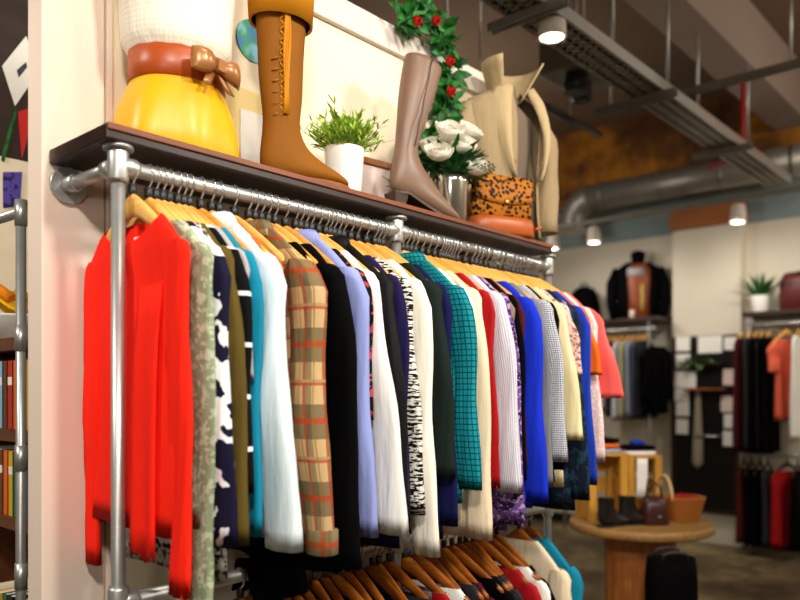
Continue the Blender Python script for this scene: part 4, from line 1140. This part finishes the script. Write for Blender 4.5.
wh = ['top left corner', 'left column, second from the top', 'left column, the wide one', 'left column, below the wide one', 'left column, second from the bottom', 'left column, lowest', 'top centre', 'top right corner', 'right side, the pinkish one', 'right side, below the pinkish one', 'right side, second from the bottom', 'right side, lowest']
for (a, b_, c, d), w_ in zip(ttl, wh):
    y0, y1, q0, q1 = rect(a, b_, c, d, CX - .055)
    o = MB().box((0, 0, (q1 - q0) / 2), (.004, y1 - y0, q1 - q0), Matrix.Rotation(rnd.uniform(-.03, .03), 3, 'X')).build('paper_note', M['paperpink'] if 'pinkish' in w_ else M['paper'], None, (CX - .055, (y0 + y1) / 2, q0))
    tag(o, 'white paper note on the black board, ' + w_ if 'the pinkish' not in w_ else 'pinkish paper note on the black board, right side', 'paper', 'paper notes on the black board')
# things on its ledge
t = thing('trailing_plant', 'green trailing leaves on the ledge of the black board', 'plant', (CX - .075, on_x(697, CX - .07), z0 + lz(364) + .01))
b = MB(); r = random.Random(9)
for i in range(60): b.leaf((r.uniform(-.03, .03), r.uniform(-.14, .14), r.uniform(0, .03)), Vector((r.uniform(-1, .3), r.uniform(-1, 1), r.uniform(-.6, .8))), (0, 0, 1), r.uniform(.06, .12), .03)
b.build('leaves', M['fern'], t, normals=False); MB().box((0, 0, .015), (.06, .2, .03)).build('trough', M['shelf_bg'], t)
t = thing('necktie', 'pale grey necktie hanging on the black board', 'necktie', (CX - .055, on_x(700, CX), z0 + lz(468)))
hh_ = lz(392) - lz(468)
b = MB(); b.loft([[Vector((-.004, -w, z)), Vector((-.012, 0, z)), Vector((-.004, w, z))] for z, w in ((0, .005), (.05, .055), (.3 * hh_, .05), (.7 * hh_, .035), (hh_ * .96, .024), (hh_, .03))], False)
b.build('tie_blade', fb('pale_tie', '#a39a84'), t, solid=.006)
MB().lathe([(.02, hh_ - .01), (.028, hh_ + .03), (.01, hh_ + .035)], n=10).build('knot', fb('pale_tie'), t)

# ------------------------------------------------------------------ round table and what stands on it
TX, TY = None, None
Zt = 4.2; tt = (640 - 400) / F
TX, TY = Zt * (CT + ST * tt), Zt * (ST - CT * tt)
TZ = .775
t = thing('round_table', 'round wooden cable-drum table in front of the back rack', 'table', (TX, TY, 0))
TR = .385
b = MB(); b.lathe([(TR - .012, TZ - .05), (TR, TZ - .042), (TR, TZ - .008), (TR - .01, TZ)], n=56); b.build('tabletop', M['pine_top'], t)
b = MB(); rr = []
for z in (.05, TZ - .05):
    rr.append([Vector(((.19 - .006 * (i % 2)) * math.cos(2 * PI * i / 36), (.19 - .006 * (i % 2)) * math.sin(2 * PI * i / 36), z)) for i in range(36)])
b.loft(rr, True, smooth=False); b.build('drum', M['oak'], t)
b = MB(); b.lathe([(.36, 0), (.365, .01), (.365, .042), (.355, .05)], n=48); b.build('base', M['oak'], t)
RT = Vector((ST, -CT, 0)); DP = Vector((CT, ST, 0)); rzv = TH - PI / 2
def tp(px, dz):      # point on the table top plane at column px, dz metres behind the table centre
    Z = Zt + dz; tq = (px - 400) / F
    p = DP * Z + RT * (tq * Z); return (p.x, p.y)
def crate(label, px, dz, w, d, h, z=TZ, nb=3):
    x, y = tp(px, dz)
    t = thing('wooden_crate', label, 'crate', (x, y, z), rzv + .12)
    for sx in (-1, 1):
        for sy in (-1, 1): MB().box((sx * (w / 2 - .02), sy * (d / 2 - .02), h / 2), (.04, .04, h)).build('corner_post', M['pine'], t, bevel=.002)
    for sx in (-1, 1):
        for k in range(nb): MB().box((sx * (w / 2 - .006), 0, h * (k + .5) / nb), (.012, d - .08, h / nb * .72)).build('side_board', M['pine'], t)
    for k in range(nb): MB().box((0, d / 2 - .006, h * (k + .5) / nb), (w - .08, .012, h / nb * .72)).build('back_board', M['pine'], t)
    MB().box((0, 0, h + .008), (w, d, .016)).build('top_board', M['pine'], t, bevel=.002)
    return t, (x, y, z + h + .016)
c1, q1 = crate('taller pine crate stood on end at the left of the round table', 601, .06, .22, .22, .36)
c2, q2 = crate('lower pine crate standing right of the taller one', 637, .16, .20, .22, .34)
def folded(label, x, y, z, mat, w, d, h, rz, name='folded_shirt'):
    t = thing(name, label, 'folded clothes', (x, y, z), rz)
    rr = [ell(0, 0, zz, w / 2 * k, d / 2 * k, 24, .35) for zz, k in ((0, .95), (h * .25, 1), (h * .75, 1), (h, .93))]
    MB().loft(rr, True, True, True).build('folded_body', mat, t)
    MB().loft([ell(0, -d * .1, zz, w / 4 * k, d / 5 * k, 20, .6) for zz, k in ((h * .95, 1), (h * 1.3, .8))], True, True, True).build('collar', mat, t)
    return t
folded('grey blue folded shirt at the bottom of the stack on the taller crate', q1[0], q1[1], q1[2], fb('sky_grey_cloth'), .2, .2, .022, rzv)
folded('orange folded shirt in the middle of the stack on the taller crate', q1[0], q1[1], q1[2] + .03, orange, .19, .18, .02, rzv)
folded('black folded shirt topping the stack on the taller crate', q1[0], q1[1], q1[2] + .057, blk, .19, .18, .02, rzv)
folded('white folded shirt hanging over the lower crate', q2[0], q2[1], q2[2], white, .19, .2, .022, rzv)
folded('black folded shirt on the white one on the lower crate', q2[0], q2[1], q2[2] + .03, blk, .19, .18, .02, rzv)
folded('bright blue folded cloth topping the lower crate', q2[0], q2[1], q2[2] + .056, bblue, .08, .08, .02, rzv)
p = Vector((q2[0], q2[1], 0)) - DP * .125 - RT * .01
o = MB().loft([[Vector((RT.x * u, RT.y * u, z)) - DP * (.004 * math.sin(u * 60 + z * 9)) for u in [-.03 + .06 * k / 8 * (1 if z > .1 else .8) for k in range(9)]] for z in (0, .06, .12, .18, .22)], False).build('hanging_cloth', white, None, (p.x, p.y, q2[2] - .235), solid=.004)
tag(o, 'narrow white cloth hanging down the front of the lower crate', 'cloth')
bootm = plain('black_leather', '#100c0b', .35, 0, .5, 6, .1); maroonl = plain('maroon_leather', '#3a1414', .35, 0, .5, 6, .2)
def ankle(label, px, dz, rz, mat):
    x, y = tp(px, dz); t = thing('ankle_boot', label, 'boot', (x, y, TZ), rz)
    R = [((.05, .15), (-.05, .155), .04), ((.046, .11), (-.046, .11), .036), ((.06, .085), (-.052, .06), .036), ((.085, .07), (-.05, .012), .036), ((.12, .055), (.03, .01), .039), ((.16, .042), (.1, .008), .042), ((.19, .028), (.16, .008), .03), ((.2, .014), (.195, .01), .01)]
    rings = []
    for (fx, fz), (bx_, bz), w in R:
        cx, cz, dx, dz_ = (fx + bx_) / 2, (fz + bz) / 2, (fx - bx_) / 2, (fz - bz) / 2
        rings.append([Vector((cx + dx * math.cos(a), w * math.sin(a), cz + dz_ * math.cos(a))) for a in [2 * PI * i / 20 for i in range(20)]])
    MB().loft(rings, True, False, True).build('upper', mat, t, sub=1)
    MB().loft([[Vector((x_, -w, 0)), Vector((x_, w, 0)), Vector((x_, w, .012)), Vector((x_, -w, .012))] for x_, w in ((-.05, .022), (-.02, .034), (.05, .034), (.12, .042), (.17, .036), (.2, .01))], True, True, True, False).build('sole', M['black_plastic'], t)
    return t
ankle('black ankle boot on the table, nearest the taller crate', 606, -.2, rzv + .5, bootm)
ankle('black ankle boot on the table, beside the maroon bag', 627, -.14, rzv + .3, bootm)
x, y = tp(654, -.12)
t = thing('handbag', 'dark maroon handbag on the table left of the orange basket', 'bag', (x, y, TZ), rzv + .2)
MB().loft([ell(0, 0, z, hx, hy, 24, .5) for z, hx, hy in ((0, .075, .05), (.01, .08, .055), (.1, .072, .045), (.15, .06, .028))], True, True, True).build('bag_body', maroonl, t)
MB().tube([(-.045, 0, .145), (-.04, 0, .2), (0, 0, .225), (.04, 0, .2), (.045, 0, .145)], .006, 8).build('handle', maroonl, t)
MB().lathe([(.008, 0), (.009, .004)], n=10).build('clasp', M['chrome'], t, (0, -.056, .05)).rotation_euler = (PI / 2, 0, 0)
x, y = tp(682, .0)
t = thing('basket', 'orange wicker basket with a pale arched handle', 'basket', (x, y, TZ), rzv + .15)
wick = NT('orange_wicker'); co = wick.coord(); wv = wick.n('ShaderNodeTexWave'); wv.bands_direction = 'Z'; wv.inputs['Scale'].default_value = 28; wv.inputs['Distortion'].default_value = 2; wick.l(co, wv.inputs['Vector'])
wick.bump(wv.outputs['Fac'], .6, .004); M['wicker'] = wick.set(wick.mix(wv.outputs['Fac'], srgb('#8e4c16'), srgb('#c67a2c')), .55)
b = MB(); 
rr = []
for z, hx, hy in ((0, .085, .06), (.004, .088, .062), (.125, .12, .085), (.135, .124, .089), (.135, .114, .079), (.012, .08, .055)):
    rr.append(ell(0, 0, z, hx, hy, 32, .4))
b.loft(rr, True, True, True); b.build('basket_body', M['wicker'], t)
b = MB(); b.tube([(-.105 + .0 * i, .0 + .085 * math.cos(PI * i / 12), .12 + .13 * math.sin(PI * i / 12)) for i in range(13)], .009, 8); b.build('handle', plain('pale_cane', '#d8b878', .5), t)
b = MB(); b.loft([[Vector((.09 * q * math.cos(a), .06 * q * math.sin(a), .125 + .02 * (1 - q) + .012 * math.sin(a * 5 + q * 4))) for a in [2 * PI * k / 20 for k in range(20)]] for q in (1, .7, .4, .05)], True); b.build('contents', fb('red_basket_cloth', '#a02a18'), t)

# black bag on the floor in front of the table
Zb = 3.66; tb_ = (671 - 400) / F
p = DP * Zb + RT * (tb_ * Zb)
t = thing('tote_bag', 'large black tote bag standing on the floor in front of the table', 'bag', (p.x, p.y, 0), rzv)
MB().loft([ell(0, 0, z, hx, hy, 32, .45, None) for z, hx, hy in ((0, .1, .06), (.02, .115, .075), (.3, .125, .085), (.6, .122, .075), (.69, .115, .055), (.692, .105, .045), (.64, .1, .055))], True, True, True).build('bag_body', blk, t)
for sy in (-1, 1):
    MB().tube([(-.06, sy * .05, .67), (-.055, sy * .055, .715), (0, sy * .055, .725), (.055, sy * .055, .715), (.06, sy * .05, .67)], .008, 8).build('strap', M['black_plastic'], t)

# ------------------------------------------------------------------ light
w = bpy.data.worlds.new('world'); S.world = w; w.use_nodes = True
w.node_tree.nodes['Background'].inputs[0].default_value = (1, .93, .85, 1); w.node_tree.nodes['Background'].inputs[1].default_value = .05
def lamp(name, loc, aim, power, ang=70, size=.06, col=(1, .86, .68), blend=.6):
    l = bpy.data.lights.new(name, 'SPOT'); l.energy = power; l.spot_size = math.radians(ang); l.spot_blend = blend; l.shadow_soft_size = size; l.color = col
    o = bpy.data.objects.new(name, l); C.objects.link(o); o.location = loc
    d = Vector(aim) - Vector(loc); o.rotation_euler = d.to_track_quat('-Z', 'Y').to_euler(); return o
LW = (1, .93, .83)
lamp('aisle_lamp', (-.5, -.6, 3.2), (1.0, 1.6, 1.5), 215, 75, .15, LW)
lamp('aisle_lamp', (.9, -.9, 3.3), (1.5, 1.6, 1.5), 215, 75, .15, LW)
lamp('aisle_lamp', (2.6, -.7, 3.3), (2.2, 1.6, 1.5), 170, 75, .15, LW)
lamp('shelf_lamp', (1.2, .5, 4.1), (1.5, 1.72, 2.35), 60, 80, .1, (1, .9, .74))
lamp('tray_lamp', (lx, ly, 3.09), (lx + .5, ly - .6, 0), 40, 100, .06, LW)
for px in (553, 594, 738):
    yy = on_x(px, tX); lamp('track_lamp', (tX - .12, yy, tz - .22), (7.6, yy - (.2 if px < 700 else -.15), 1.9), 20 if px < 700 else 42, 120, .06, LW, 1)
lamp('far_lamp', (5.2, -.4, 4.0), (7.6, .4, 1.9), 110, 100, .2, LW, 1)
lamp('bay_lamp', (-1.2, 2.1, 3.3), (.95, 2.35, 1.3), 170, 60, .1, LW)
def fill_point(loc, p):  # added ambient fill: unseen point lights without a fixture
    l = bpy.data.lights.new('ambient_fill', 'POINT'); l.energy = p; l.shadow_soft_size = .2; l.color = LW
    o = bpy.data.objects.new('ambient_fill', l); C.objects.link(o); o.location = loc
lamp('low_fill_lamp', (-1.7, -.9, 1.9), (1.2, 1.7, 1.15), 75, 80, .3, LW)  # added low fill from behind the camera, no lamp stands there
fill_point((3.6, -1.6, 3.0), 50); fill_point((6.0, -.7, 3.5), 75); fill_point((5.2, 4.2, 3.2), 40)
S.view_settings.view_transform = 'Standard'; S.view_settings.look = 'None'
S.view_settings.exposure = 0.0; S.view_settings.gamma = 1
S.view_settings.use_curve_mapping = False
S.cycles.max_bounces = 6
